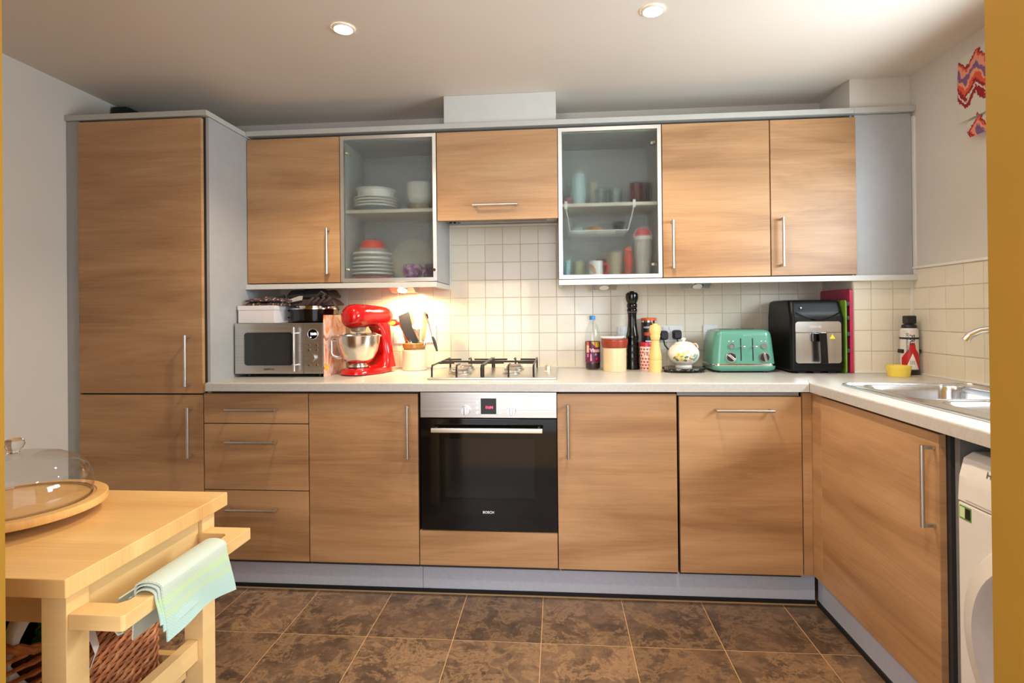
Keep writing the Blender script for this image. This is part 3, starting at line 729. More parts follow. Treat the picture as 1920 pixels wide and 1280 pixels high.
def build_hob():
    t = thing('gas_hob', 'stainless gas hob with black pan supports above the oven', 'hob', (-0.005, -0.32, W))
    b = nb(); prism(b, rrect(-0.306, 0.297, -0.577, -0.062, 0.012), 'z', W + 0.0005, W + 0.010, 0.003); obj('plate', b, brushed('hob_steel', (0.72, 0.69, 0.63, 1), 0.28, (3, 120, 3), 0.04), t)
    zt = W + 0.010
    for bx, by, r in ((-0.178, -0.40, 0.047), (0.075, -0.40, 0.035), (-0.178, -0.20, 0.035), (0.075, -0.20, 0.042)):
        k = nb(); lathe(k, [(r * 1.25, 0.0), (r * 1.22, 0.004), (r, 0.006), (r, 0.016), (r * 0.95, 0.018), (0, 0.018)], (bx, by), 28, zt)
        for j in range(18):
            a = 2 * PI * j / 18; box(k, bx + r * math.cos(a) - 0.002, bx + r * math.cos(a) + 0.002, by + r * math.sin(a) - 0.002, by + r * math.sin(a) + 0.002, zt + 0.008, zt + 0.016)
        br = obj('burner', k, M('burner_alloy', S(176, 168, 156), 0.4, 0.8), t)
        k = nb(); lathe(k, [(r * 0.80, 0.018), (r * 0.82, 0.022), (r * 0.76, 0.026), (0, 0.027)], (bx, by), 28, zt); obj('burner_cap', k, M('burner_cap_grey', S(150, 138, 128), 0.55), br)
    zg = zt + 0.052; r = 0.0048
    for x0, x1 in ((-0.290, -0.055), (-0.045, 0.190)):
        g = nb(); ya, yb = -0.535, -0.085
        for x in (x0, x1): tube(g, [(x, ya, zt), (x, ya, zg - 0.012), (x, ya + 0.012, zg), (x, yb - 0.012, zg), (x, yb, zg - 0.012), (x, yb, zt)], r, 8)
        cx = (x0 + x1) / 2
        tube(g, [(x0, (ya + yb) / 2, zg - 0.001), (x1, (ya + yb) / 2, zg - 0.001)], r, 8)
        for y in (-0.40, -0.20):
            for sx in (-1, 1):
                xe = x0 if sx < 0 else x1
                tube(g, [(xe, y, zg), (cx + sx * 0.035, y, zg + 0.001)], r, 8)
        for y0_, y1_ in ((ya, -0.445), (yb, -0.155)):
            tube(g, [(cx, y0_, zt), (cx, y0_, zg - 0.010), (cx, y0_ + (0.01 if y1_ > y0_ else -0.01), zg), (cx, y1_, zg)], r * 0.9, 8)
        obj('pan_support', g, M('cast_black_enamel', S(34, 32, 31), 0.35), t)
    for y in (-0.30, -0.245):
        k = nb(); lathe(k, [(0.019, 0.0), (0.018, 0.003), (0.015, 0.005), (0.0145, 0.022), (0.012, 0.025), (0, 0.025)], (0.252, y), 24, zt); box(k, 0.249, 0.255, y - 0.015, y + 0.015, zt + 0.02, zt + 0.030, 0.002)
        obj('knob', k, M('worn_silver_knob', S(214, 204, 184), 0.35, 0.5), t)
build_hob()

def build_washer():
    t = thing('washing_machine', 'white front-loading washing machine at the right edge behind the mustard wall', 'washing machine', (1.69, -1.81, 0.0))
    xf, y0, y1 = 1.377, -2.118, -1.502
    WM = M('white_enamel', S(226, 222, 216), 0.3, vary=0.02)
    b = nb(); box(b, xf, 1.985, y0, y1, 0.012, 0.752, 0.006)
    for px, py in ((1.42, y1 - 0.05), (1.42, y0 + 0.05), (1.93, y1 - 0.05), (1.93, y0 + 0.05)): cyl(b, (px, py, 0), (px, py, 0.016), 0.02, None, 12)
    obj('body', b, WM, t)
    b = nb(); prof = [(xf, 0.754), (xf + 0.004, 0.82), (xf + 0.016, 0.868), (xf + 0.04, 0.884), (1.985, 0.884), (1.985, 0.754)]
    prism(b, prof, 'y', y0, y1, 0.003); 
    cp = obj('control_panel', b, WM, t)
    dw = nb(); slope = lambda z: xf + 0.004 * (z - 0.754) / 0.066 if z < 0.82 else xf + 0.004 + 0.012 * (z - 0.82) / 0.048
    zz = [0.764, 0.80, 0.82, 0.845, 0.862]
    for a, c in zip(zz, zz[1:]):
        dw.faces.new([dw.verts.new(p) for p in ((slope(a) - 0.0025, y1 - 0.030, a), (slope(a) - 0.0025, y1 - 0.20, a), (slope(c) - 0.0025, y1 - 0.20, c), (slope(c) - 0.0025, y1 - 0.030, c))])
    bmesh.ops.remove_doubles(dw, verts=dw.verts[:], dist=1e-5)
    bmesh.ops.solidify(dw, geom=dw.faces[:], thickness=0.004)
    obj('detergent_drawer', dw, WM, t)
    l = nb(); text(l, 'Hotpoint', 0.024, (slope(0.845) - 0.0036, -1.640, 0.846), (0, -1, 0), (0.22, 0, 1), bold=0.0002); obj('lettering', l, M('dark_print', S(60, 60, 62), 0.5), cp, smooth=0)
    # energy sticker
    s = nb(); box(s, xf - 0.0008, xf, -1.552, -1.510, 0.708, 0.744); s = obj('sticker', s, M('green_sticker', S(96, 150, 60), 0.5), t)
    k = nb(); box(k, xf - 0.0012, xf - 0.0008, -1.529, -1.512, 0.712, 0.740); obj('label_panel', k, M('pale_label', S(205, 225, 170), 0.5), s)
    k = nb(); box(k, xf - 0.0012, xf - 0.0008, -1.549, -1.531, 0.712, 0.740); text(k, 'A', 0.016, (xf - 0.0013, -1.540, 0.726), (0, -1, 0)); obj('label_panel', k, BLACK, s)
    cy, cz = -1.812, 0.447
    d = nb()
    def disc(b, prof, n=56):
        R = []
        for r, dx in prof:
            R.append([b.verts.new((xf - dx, cy + r * math.cos(2 * PI * k / n), cz + r * math.sin(2 * PI * k / n))) for k in range(n)] if r > 1e-5 else [b.verts.new((xf - dx, cy, cz))])
        for a, c in zip(R, R[1:]):
            for k in range(n):
                q = [a[k % len(a)], a[(k + 1) % n % len(a)], c[(k + 1) % n % len(c)], c[k % len(c)]]; q = [w for i, w in enumerate(q) if w not in q[:i]]
                if len(q) > 2: b.faces.new(q)
    disc(d, [(0.288, 0.0), (0.284, 0.006), (0.276, 0.010), (0.235, 0.022)]); dd = obj('door', d, WM, t)
    d = nb(); disc(d, [(0.235, 0.022), (0.222, 0.020), (0.185, 0.006)]); obj('inner_ring', d, M('grey_door_ring', S(178, 172, 176), 0.3), dd)
    d = nb(); disc(d, [(0.185, 0.006), (0.15, 0.012), (0.08, 0.022), (0, 0.026)]); obj('door_glass', d, M('dark_door_glass', (0.01, 0.01, 0.011, 1), 0.05), dd)
build_washer()

def blind_mat():
    m, nt, p = newmat('ikat_blind_fabric'); L = nt.links
    tc = N(nt, 'ShaderNodeTexCoord'); sp = N(nt, 'ShaderNodeSeparateXYZ'); L.new(tc.outputs['Object'], sp.inputs[0])
    def mth(op, a, b=None, c=None):
        n = N(nt, 'ShaderNodeMath', operation=op)
        for s, v in zip(n.inputs, (a, b, c)):
            if v is None: continue
            if isinstance(v, (int, float)): s.default_value = v
            else: L.new(v, s)
        return n.outputs[0]
    y = mth('MULTIPLY', sp.outputs[1], -1.0)
    nz = noise(nt, tc.outputs['Object'], 26, 5, 0.7)
    tri = mth('PINGPONG', mth('ADD', y, 0.02), 0.055)
    v = mth('ADD', mth('MULTIPLY_ADD', tri, 1.1, sp.outputs[2]), mth('MULTIPLY', nz, 0.10))
    f = mth('MODULO', mth('ADD', v, 10.0), 0.27); f = mth('DIVIDE', f, 0.27)
    bz, rd, og, pk, pu = S(206, 202, 190), S(150, 22, 34), S(214, 84, 58), S(226, 150, 120), S(126, 88, 130)
    c = ramp(nt, f, [(0.0, rd), (0.06, og), (0.16, pk), (0.22, pu), (0.30, pu), (0.33, pk), (0.42, og), (0.46, rd), (0.50, bz), (0.84, bz), (0.86, rd), (0.93, rd), (0.95, bz)], 'CONSTANT')
    L.new(c, p.inputs['Base Color']); p.inputs['Roughness'].default_value = 0.9; return m
t = thing('roman_blind', 'patterned red, orange and cream roman blind high on the right wall', 'blind', (1.985, -1.35, 1.96))
BL = blind_mat()
b = nb(); ysg = [-0.682 - 0.05 * k for k in range(27)]
def sheet(z0, z1, x, xo, ya):
    for i in range(len(ysg) - 1):
        a, c = max(ysg[i + 1], -1.98), min(ysg[i], ya)
        if c - a < 0.004: continue
        for j in range(6):
            za, zb = z0 + (z1 - z0) * j / 6, z0 + (z1 - z0) * (j + 1) / 6
            b.faces.new([b.verts.new(q) for q in ((x - xo * math.sin(PI * j / 6), c, za), (x - xo * math.sin(PI * j / 6), a, za), (x - xo * math.sin(PI * (j + 1) / 6), a, zb), (x - xo * math.sin(PI * (j + 1) / 6), c, zb))])
sheet(2.034, 2.296, 1.962, 0.006, -0.682)
bmesh.ops.remove_doubles(b, verts=b.verts[:], dist=1e-5); bmesh.ops.solidify(b, geom=b.faces[:], thickness=0.004); obj('fabric', b, BL, t)
b = nb(); sheet(1.962, 2.034, 1.974, 0.016, -0.724); bmesh.ops.remove_doubles(b, verts=b.verts[:], dist=1e-5); bmesh.ops.solidify(b, geom=b.faces[:], thickness=0.004); obj('lower_fold', b, BL, t)
obj('headrail', box(nb(), 1.968, 2.003, -1.98, -0.69, 2.26, 2.294), WHITEP, t)

# ------------------------------------------------------------------ sockets
def socket(name, label, x0, x1, z0, z1, rocker):
    t = thing(name, label, 'socket', ((x0 + x1) / 2, -0.007, (z0 + z1) / 2))
    obj('plate', box(nb(), x0, x1, -0.017, -0.0072, z0, z1, 0.003), WHITEP, t)
    for r in rocker: obj('switch', box(nb(), r[0], r[1], -0.0205, -0.0165, r[2], r[3], 0.001, 1), WHITEP, t)
    return t
socket('double_socket', 'white double socket with two black plugs behind the pepper mill', 0.852, 0.986, 1.106, 1.197, [(0.878, 0.892, 1.172, 1.188), (0.912, 0.926, 1.172, 1.188)])
socket('fused_switch', 'white wall switch just left of the green toaster', 1.096, 1.172, 1.114, 1.198, [(1.118, 1.142, 1.140, 1.176)])
socket('wall_socket', 'white wall socket half hidden by the tall black mill', 0.634, 0.712, 1.108, 1.193, [(0.650, 0.664, 1.168, 1.184)])
socket('wall_socket', 'white wall socket behind the utensil jar', -0.462, -0.385, 1.110, 1.215, [(-0.41, -0.396, 1.17, 1.19)])
socket('wall_socket', 'white wall socket beside the red stand mixer', -0.632, -0.556, 1.105, 1.190, [(-0.60, -0.586, 1.15, 1.17)])
def plug(x, z, label, rot):
    t = thing('plug', label, 'plug', (x, -0.021, z))
    prof = [(0.024, 0), (0.024, 0.014), (0.020, 0.030), (0.016, 0.036)]; b = nb(); R = []
    for s, d in prof: R.append([(x + p[0], -0.0212 - d, z + p[1]) for p in rrect(-s, s, -s * 1.05, s * 1.05, s * 0.55)])
    loft(b, R); obj('body', b, M('dark_plug', S(42, 44, 50), 0.5), t)
    return t
p1 = plug(0.880, 1.143, 'left black plug in the double socket behind the wooden mill', 0)
p2 = plug(0.952, 1.146, 'right black plug in the double socket, above the flowery pot', 0)
b = nb(); tube(b, [(0.880, -0.035, 1.115), (0.884, -0.042, 1.09), (0.905, -0.048, 1.062), (0.94, -0.05, 1.035), (0.98, -0.05, 1.0), (1.03, -0.06, 0.972), (1.055, -0.10, 0.9715)], 0.004, 8); obj('cable', b, BLACK, p1)
b = nb(); tube(b, [(0.952, -0.035, 1.12), (0.960, -0.045, 1.08), (0.99, -0.05, 1.02), (1.02, -0.07, 0.976), (1.04, -0.13, 0.9715), (1.055, -0.18, 0.9715)], 0.004, 8); obj('cable', b, BLACK, p2)

# ------------------------------------------------------------------ microwave and what stands on it
def build_microwave():
    x0, x1, yf, yb, z0, z1 = -1.3035, -0.8515, -0.465, -0.09, 0.983, 1.2335
    t = thing('microwave', 'stainless steel microwave with a dark window in the left corner of the worktop', 'microwave', ((x0 + x1) / 2, -0.28, W))
    obj('body', box(nb(), x0 + 0.002, x1 - 0.002, yf + 0.022, yb, z0 - 0.001, z1, 0.004), M('microwave_case', S(120, 116, 112), 0.4, 0.6), t)
    xs = -0.9485
    b = nb(); slab_holes(b, [(x0, z0), (xs - 0.001, z0), (xs - 0.001, z1), (x0, z1)], [rrect(-1.257, -1.003, 1.024, 1.188, 0.018)], 0, 0.022)
    for v in b.verts: v.co = Vector((v.co.x, yf + v.co.z, v.co.y))
    d = obj('door', b, STEEL, t)
    obj('window', box(nb(), -1.2575, -1.0025, yf + 0.004, yf + 0.006, 1.0235, 1.1885), M('smoked_window', (0.022, 0.024, 0.025, 1), 0.08, spec=0.6), d)
    h = nb(); tube(h, [(-0.984, yf - 0.03, 0.998), (-0.984, yf - 0.03, 1.214)], 0.0055, 12)
    for z in (1.028, 1.184): cyl(h, (-0.984, yf, z), (-0.984, yf - 0.028, z), 0.0045)
    obj('handle', h, CHROME, d)
    l = nb(); text(l, 'DAEWOO', 0.0115, (-1.127, yf - 0.0004, 1.0055), bold=0.0005); obj('lettering', l, M('dark_print', S(60, 60, 62), 0.5), d, smooth=0)
    cp = obj('control_panel', box(nb(), xs, x1, yf, yf + 0.022, z0, z1, 0.0015), STEEL, t)
    k = nb(); cyl(k, (-0.9005, yf, 1.179), (-0.9005, yf - 0.002, 1.179), 0.0245, None, 30); obj('display', k, BLACKG, cp)
    k = nb(); tube(k, [(-0.9005 + 0.0255 * math.cos(a), yf - 0.001, 1.179 + 0.0255 * math.sin(a)) for a in [2 * PI * i / 32 for i in range(32)]], 0.0018, 6, True); obj('display_ring', k, CHROME, cp)
    k = nb(); text(k, '11:06', 0.0145, (-0.897, yf - 0.0022, 1.179), bold=0.0006); cyl(k, (-0.9105, yf - 0.002, 1.163), (-0.9105, yf - 0.0026, 1.163), 0.0025, None, 10); obj('clock_digits', k, M('white_led', S(225, 225, 255), 0.5, emit=(0.8, 0.82, 1, 1), est=4), cp, smooth=0)
    k = nb(); cyl(k, (-0.903, yf, 1.063), (-0.903, yf - 0.018, 1.063), 0.0195, 0.0175, 28); obj('knob', k, STEEL, cp)
    for x in (-0.920, -0.881):
        for z in (1.124, 1.0995, 1.026):
            k = nb(); cyl(k, (x, yf, z), (x, yf - 0.003, z), 0.0062, 0.0055, 16); obj('button', k, CHROME, cp)
    f = nb()
    for x in (x0 + 0.04, x1 - 0.04):
        for y in (yf + 0.06, yb - 0.04): cyl(f, (x, y, W), (x, y, z0 + 0.001), 0.014, None, 12)
    obj('foot', f, BLACK, t)
build_microwave()
ZM = 1.2345
t = thing('white_box', 'white cardboard box lying on the microwave', 'box', (-1.217, -0.29, ZM))
obj('body', box(nb(), -1.3005, -1.112, -0.440, -0.150, ZM, 1.318, 0.001, 1), M('white_card', S(228, 222, 222), 0.7, vary=0.02), t)
obj('lid', box(nb(), -1.3025, -1.110, -0.442, -0.148, 1.300, 1.3225, 0.001, 1), M('white_card', S(228, 222, 222), 0.7, vary=0.02), t)
def quilt(b, x0, x1, y0, y1, z, h, n=16, wob=0.006, seed=0):
    rng = random.Random(seed); ny = 8; top = []
    for j in range(ny + 1):
        row = []
        for i in range(n + 1):
            u, v = i / n, j / ny; e = min(1, min(u, 1 - u) * 9) ** 0.4 * min(1, min(v, 1 - v) * 8) ** 0.4
            row.append((x0 + (x1 - x0) * u, y0 + (y1 - y0) * v, z + h * (0.25 + 0.75 * e) + wob * (math.sin(i * 0.55 + j * 0.5 + seed) + 0.4 * math.sin(i * 1.3 - j * 0.7 + seed * 2)) * e))
        top.append(row)
    T = [[b.verts.new(p) for p in r] for r in top]; B_ = [[b.verts.new((p[0], p[1], z)) for p in r] for r in top]
    for j in range(ny):
        for i in range(n):
            b.faces.new((T[j][i], T[j][i + 1], T[j + 1][i + 1], T[j + 1][i])); b.faces.new((B_[j][i], B_[j + 1][i], B_[j + 1][i + 1], B_[j][i + 1]))
    for i in range(n):
        b.faces.new((B_[0][i], B_[0][i + 1], T[0][i + 1], T[0][i])); b.faces.new((B_[ny][i + 1], B_[ny][i], T[ny][i], T[ny][i + 1]))
    for j in range(ny):
        b.faces.new((B_[j + 1][0], B_[j][0], T[j][0], T[j + 1][0])); b.faces.new((B_[j][n], B_[j + 1][n], T[j + 1][n], T[j][n]))
def dots_mat():
    m, nt, p = newmat('dark_floral_cotton'); v = objcoord(nt)
    f = noise(nt, v, 75, 2)
    c = ramp(nt, f, [(0.0, S(44, 42, 48)), (0.56, S(58, 54, 58)), (0.60, S(170, 84, 62)), (0.66, S(204, 190, 176)), (1.0, S(120, 80, 60))])
    nt.links.new(c, p.inputs['Base Color']); p.inputs['Roughness'].default_value = 0.95; return m
FLORAL = dots_mat()
t = thing('oven_gloves', 'dark floral double oven gloves folded on the white box', 'oven gloves', (-1.2, -0.3, 1.3225))
b = nb(); quilt(b, -1.288, -1.070, -0.40, -0.20, 1.3232, 0.020, seed=1); obj('glove', b, FLORAL, t)
b = nb(); quilt(b, -1.290, -1.060, -0.395, -0.21, 1.3445, 0.019, wob=0.005, seed=3); obj('glove', b, FLORAL, t)
t = thing('slow_cooker', 'black pan with a steel lid rim standing on the microwave', 'pan', (-0.985, -0.255, ZM))
b = nb(); lathe(b, [(0, 0.0), (0.108, 0.0), (0.118, 0.006), (0.121, 0.05), (0.123, 0.068), (0.0, 0.068)], (-0.985, -0.255), 40, ZM); obj('body', b, BLACKG, t)
b = nb(); lathe(b, [(0.112, 0.0685), (0.126, 0.0685), (0.126, 0.073), (0.112, 0.074), (0.110, 0.086), (0.0, 0.087)], (-0.985, -0.255), 40, ZM); obj('lid', b, CHROME, t)
b = nb(); tube(b, [(-1.103, -0.30, 1.296)] + [(-1.118 - 0.016 * math.sin(a), -0.30, 1.280 - 0.02 * math.cos(a) ) for a in [PI * k / 6 for k in range(0, 7)]][::-1] + [(-1.103, -0.30, 1.262)], 0.0035, 8); obj('handle', b, BLACK, t)
t = thing('folded_bag', 'black and brown fabric bag folded on the black pan under the pelmet', 'bag', (-0.98, -0.25, 1.3225))
BAGB = M('dark_brown_nylon', S(62, 46, 42), 0.6); BAGK = M('black_nylon', S(26, 24, 27), 0.55)
b = nb(); quilt(b, -1.10, -0.862, -0.345, -0.16, 1.3225, 0.040, wob=0.006, seed=5); obj('lower_fold', b, BAGB, t)
b = nb(); quilt(b, -1.098, -0.875, -0.335, -0.17, 1.3640, 0.044, wob=0.008, seed=8); obj('upper_fold', b, BAGK, t)
b = nb()
for k in range(4): tube(b, [(-0.985 + 0.03 * k, -0.347, 1.327 + 0.008 * (k % 2)), (-0.965 + 0.03 * k, -0.352, 1.345), (-0.95 + 0.03 * k, -0.343, 1.362)], 0.010, 8)
tube(b, [(-0.94, -0.345, 1.362), (-0.905, -0.352, 1.392), (-0.885, -0.350, 1.380), (-0.90, -0.352, 1.362)], 0.007, 8); obj('crease', b, BAGB, t)
b = nb(); tube(b, [(-0.872, -0.30, 1.352), (-0.852, -0.31, 1.338), (-0.842, -0.315, 1.318), (-0.828, -0.32, 1.298)], [0.010, 0.011, 0.010, 0.009], 8, flat=0.45); obj('strap', b, BAGB, t)
b = nb(); prism(b, [(-1.125, 1.329), (-1.008, 1.350), (-1.004, 1.371), (-1.020, 1.372), (-1.128, 1.338)], 'y', -0.356, -0.349, 0.0015); obj('label_strap', b, M('pale_webbing', S(186, 176, 166), 0.8), t)
b = nb(); tube(b, [(-1.10, -0.352, 1.372), (-1.135, -0.356, 1.356), (-1.142, -0.356, 1.335), (-1.12, -0.356, 1.325)], 0.010, 8); obj('strap', b, BAGK, t)

def art_mat():
    m, nt, p = newmat('orange_pink_cover_art'); v = objcoord(nt, (1, 1, 0.55))
    f = noise(nt, v, 13, 3, 0.5, 2.4)
    c = ramp(nt, f, [(0.22, S(216, 70, 24)), (0.38, S(232, 126, 70)), (0.46, S(242, 196, 170)), (0.56, S(238, 206, 196)), (0.64, S(226, 150, 118)), (0.68, S(170, 92, 58)), (0.76, S(236, 178, 150)), (0.86, S(240, 120, 104))])
    nt.links.new(c, p.inputs['Base Color']); p.inputs['Roughness'].default_value = 0.3; return m
t = thing('cookbook', 'tall orange and pink patterned book standing between microwave and mixer', 'book', (-0.8465, -0.33, W))
obj('cover', box(nb(), -0.8495, -0.8435, -0.462, -0.190, W, 1.272, 0.001), art_mat(), t)
b = nb(); prism(b, ellipse(-0.440, 1.012, 0.017, 0.018, 20), 'x', -0.8438, -0.8428); obj('sticker', b, M('yellow_sticker', S(244, 196, 40), 0.4), t)
b = nb(); box(b, -0.8487, -0.8443, -0.1898, -0.186, W + 0.002, 1.270); obj('page_block', b, M('page_edges', S(232, 222, 200), 0.8), t)

# ------------------------------------------------------------------ stand mixer (own axes: +x towards the bowl)
def build_mixer():
    t = thing('stand_mixer', 'glossy red stand mixer with steel bowl beside the microwave', 'mixer', (-0.681, -0.267, W), rotz=math.radians(246))
    b = nb(); out = [(0.17 * 1.0 + 0.0, 0)] 
    pts = []
    for k in range(40):
        a = 2 * PI * k / 40; x = 0.155 * math.copysign(abs(math.cos(a)) ** 0.75, math.cos(a)) + 0.02; y = (0.088 if x > 0 else 0.088 - 0.15 * 0) * math.copysign(abs(math.sin(a)) ** 0.8, math.sin(a)); y *= 1.0 if x > -0.02 else 0.92
        pts.append((x, y))
    sc = lambda s, z, dx=0: [(p[0] * s + dx, p[1] * s, z) for p in pts]
    loft(b, [sc(0.95, 0.002), sc(1.0, 0.006), sc(1.0, 0.018), sc(0.95, 0.030), sc(0.80, 0.037), sc(0.5, 0.040)])
    obj('base', b, REDM, t, True)
    b = nb()  # pedestal
    R = []
    for z, xc, hx, hy in ((0.028, -0.080, 0.062, 0.082), (0.06, -0.092, 0.046, 0.070), (0.11, -0.098, 0.036, 0.058), (0.17, -0.094, 0.036, 0.052), (0.215, -0.085, 0.042, 0.050), (0.245, -0.07, 0.055, 0.050), (0.262, -0.06, 0.06, 0.046)):
        R.append([(xc + hx * math.copysign(abs(math.cos(a)) ** 0.7, math.cos(a)), hy * math.copysign(abs(math.sin(a)) ** 0.7, math.sin(a)), z) for a in [2 * PI * k / 32 for k in range(32)]])
    loft(b, R); obj('pedestal', b, REDM, t, True)
    b = nb(); R = []  # motor head
    for x, r, zc in ((-0.152, 0.010, 0.298), (-0.147, 0.030, 0.298), (-0.132, 0.044, 0.297), (-0.10, 0.052, 0.297), (-0.05, 0.055, 0.298), (0.01, 0.057, 0.300), (0.06, 0.062, 0.299), (0.105, 0.064, 0.297), (0.135, 0.061, 0.296), (0.155, 0.050, 0.295), (0.166, 0.032, 0.294), (0.170, 0.012, 0.294)):
        R.append([(x, r * math.cos(a) * 0.98, zc + r * math.sin(a)) for a in [2 * PI * k / 36 for k in range(36)]])
    loft(b, R); h = obj('motor_head', b, REDM, t, True)
    b = nb(); tube(b, [(0.092 + 0.050 * math.cos(a), 0.040 * math.sin(a), 0.3545 - 0.010 * abs(math.cos(a)) ** 2 - 0.010 * abs(math.sin(a)) ** 2) for a in [2 * PI * k / 30 for k in range(30)]], 0.0028, 6, True); obj('trim_ring', b, CHROME, h, True)
    b = nb(); lathe(b, [(0.0, 0.188), (0.012, 0.188), (0.014, 0.215), (0.034, 0.222), (0.042, 0.242), (0.0, 0.245)], (0.085, 0), 28); obj('beater_hub', b, M('satin_silver', (0.75, 0.76, 0.78, 1), 0.3, 1.0), t, True)
    b = nb(); n = 44
    lathe(b, [(0.0, 0.0405), (0.052, 0.0405), (0.052, 0.050), (0.045, 0.054), (0.058, 0.062), (0.082, 0.086), (0.098, 0.122), (0.107, 0.165), (0.110, 0.198), (0.112, 0.201), (0.109, 0.203), (0.105, 0.165), (0.096, 0.123), (0.080, 0.089), (0.056, 0.067), (0.0, 0.063)], (0.085, 0), n); bw = obj('bowl', b, brushed('bowl_steel', (0.74, 0.71, 0.66, 1), 0.2, (2, 2, 60), 0.03), t, True)
    b = nb(); a0 = math.radians(-52); d = lambda r, z: (0.085 + r * math.cos(a0), r * math.sin(a0), z)
    tube(b, [d(0.108, 0.178), d(0.124, 0.182), d(0.132, 0.172), d(0.132, 0.112), d(0.126, 0.098), d(0.098, 0.088), d(0.085, 0.090)], 0.0052, 10, flat=1.6); obj('bowl_handle', b, CHROME, bw, True)
    b = nb()
    for k in range(5):
        a = PI * k / 5; tube(b, [(0.085 + 0.042 * math.cos(a) * math.sin(s), 0.030 * math.sin(a) * math.sin(s), 0.19 - 0.085 * (1 - math.cos(s)) / 2 * 1.2) for s in [PI * j / 8 for j in range(9)]], 0.0014, 6)
    obj('whisk', b, CHROME, t, True)
    b = nb(); text(b, 'KENWOOD', 0.011, (-0.03, -0.0565, 0.272), (-1, 0, 0) if False else (1, 0, 0), (0, -0.25, 1)); obj('lettering', b, M('silver_print', S(226, 206, 196), 0.3), h, True, smooth=0)
build_mixer()
t = thing('mixing_spoon', 'steel spoon resting across the rim of the mixer bowl', 'spoon', (-0.68, -0.33, 1.171))
b = nb(); tube(b, [(-0.728, -0.395, 1.174), (-0.69, -0.395, 1.176), (-0.645, -0.395, 1.179), (-0.608, -0.395, 1.178), (-0.586, -0.395, 1.168), (-0.578, -0.395, 1.164)], [0.002, 0.003, 0.003, 0.0035, 0.006, 0.005], 8, flat=0.6); obj('handle', b, M('dark_steel', (0.30, 0.27, 0.25, 1), 0.3, 1.0), t)
b = nb(); ellipsoid(b, (-0.745, -0.395, 1.174), 0.024, 0.015, 0.004, 16, 8); obj('bowl', b, M('dark_steel', (0.30, 0.27, 0.25, 1), 0.3, 1.0), t)

# ------------------------------------------------------------------ utensil jar
JC = (-0.480, -0.125)
t = thing('utensil_jar', 'cream stoneware jar with brown glazed neck holding kitchen utensils', 'jar', (*JC, W))
b = nb(); lathe(b, [(0, 0), (0.062, 0), (0.066, 0.004), (0.066, 0.106), (0.063, 0.112), (0.060, 0.113)], JC, 36, W); obj('body', b, M('pale_stoneware', S(228, 218, 196), 0.3, vary=0.02), t)
b = nb(); lathe(b, [(0.060, 0.113), (0.058, 0.118), (0.0635, 0.124), (0.0635, 0.146), (0.061, 0.149), (0.057, 0.149), (0.055, 0.13), (0.055, 0.02), (0, 0.02)], JC, 36, W); obj('neck', b, M('honey_glaze', S(170, 122, 62), 0.15), t)
zr = W + 0.03
def utensil(name, label, cat, x, y, z=zr): return thing(name, label, cat, (x, y, z), 'utensils in the stoneware jar')
u = utensil('wooden_spatula', 'orange wooden spatula leaning left behind the black slice', 'spatula', -0.50, -0.12)
b = nb(); prism(b, [(-0.490, 1.00), (-0.508, 1.00), (-0.530, 1.10), (-0.548, 1.17), (-0.556, 1.215), (-0.541, 1.232), (-0.520, 1.19), (-0.508, 1.10)], 'y', -0.118, -0.110, 0.002); obj('blade', b, WOODEN, u)
u = utensil('fish_slice', 'large black slice with a wooden edge leaning left in the jar', 'utensil', -0.49, -0.14)
b = nb(); prism(b, [(-0.470, 1.09), (-0.452, 1.128), (-0.481, 1.19), (-0.503, 1.288), (-0.562, 1.262), (-0.548, 1.20), (-0.520, 1.145)], 'y', -0.153, -0.143, 0.003); obj('blade', b, M('charcoal_nylon', S(58, 60, 66), 0.45), u)
b = nb(); prism(b, [(-0.452, 1.128), (-0.481, 1.19), (-0.503, 1.288), (-0.494, 1.292), (-0.486, 1.27), (-0.470, 1.20), (-0.446, 1.142)], 'y', -0.150, -0.138, 0.002); obj('edge', b, M('pale_wood', S(214, 170, 130), 0.5), u)
b = nb(); tube(b, [(-0.466, -0.148, 1.11), (-0.462, -0.142, 1.00)], 0.006, 8); obj('handle', b, M('charcoal_nylon', S(58, 60, 66), 0.45), u)
u = utensil('red_ladle', 'red round-headed ladle leaning out of the jar towards the mixer', 'ladle', -0.52, -0.10)
b = nb(); ellipsoid(b, (-0.605, -0.085, 1.226), 0.036, 0.012, 0.019, 24, 12); hd = obj('head', b, M('red_silicone', S(196, 30, 26), 0.3), u)
b = nb(); prism(b, ellipse(-0.613, 1.225, 0.021, 0.012, 20), 'y', -0.0985, -0.0965); obj('inlay', b, M('gold_inlay', S(216, 160, 84), 0.35), hd)
b = nb(); tube(b, [(-0.575, -0.09, 1.222), (-0.545, -0.098, 1.17), (-0.515, -0.105, 1.09), (-0.497, -0.108, 1.00)], 0.005, 8); obj('handle', b, M('red_silicone', S(196, 30, 26), 0.3), u)
u = utensil('potato_masher', 'steel masher with a round pierced disc upright in the jar', 'masher', -0.458, -0.13)
b = nb()
tube(b, [(-0.452 + 0.030 * math.cos(a), -0.155 + 0.012 * math.sin(a), 1.208 + 0.018 * math.sin(a)) for a in [2 * PI * k / 28 for k in range(28)]], 0.0022, 6, True)
for k in range(-2, 3):
    w = math.sqrt(max(0, 1 - (k / 2.6) ** 2)); tube(b, [(-0.452 + 0.0115 * k, -0.155 - 0.012 * w, 1.208 - 0.018 * w), (-0.452 + 0.0115 * k, -0.155 + 0.012 * w, 1.208 + 0.018 * w)], 0.0018, 6)
    tube(b, [(-0.452 - 0.03 * w, -0.155 + 0.005 * k, 1.208 + 0.0075 * k), (-0.452 + 0.03 * w, -0.155 + 0.005 * k, 1.208 + 0.0075 * k)], 0.0018, 6)
obj('disc', b, STEEL, u)
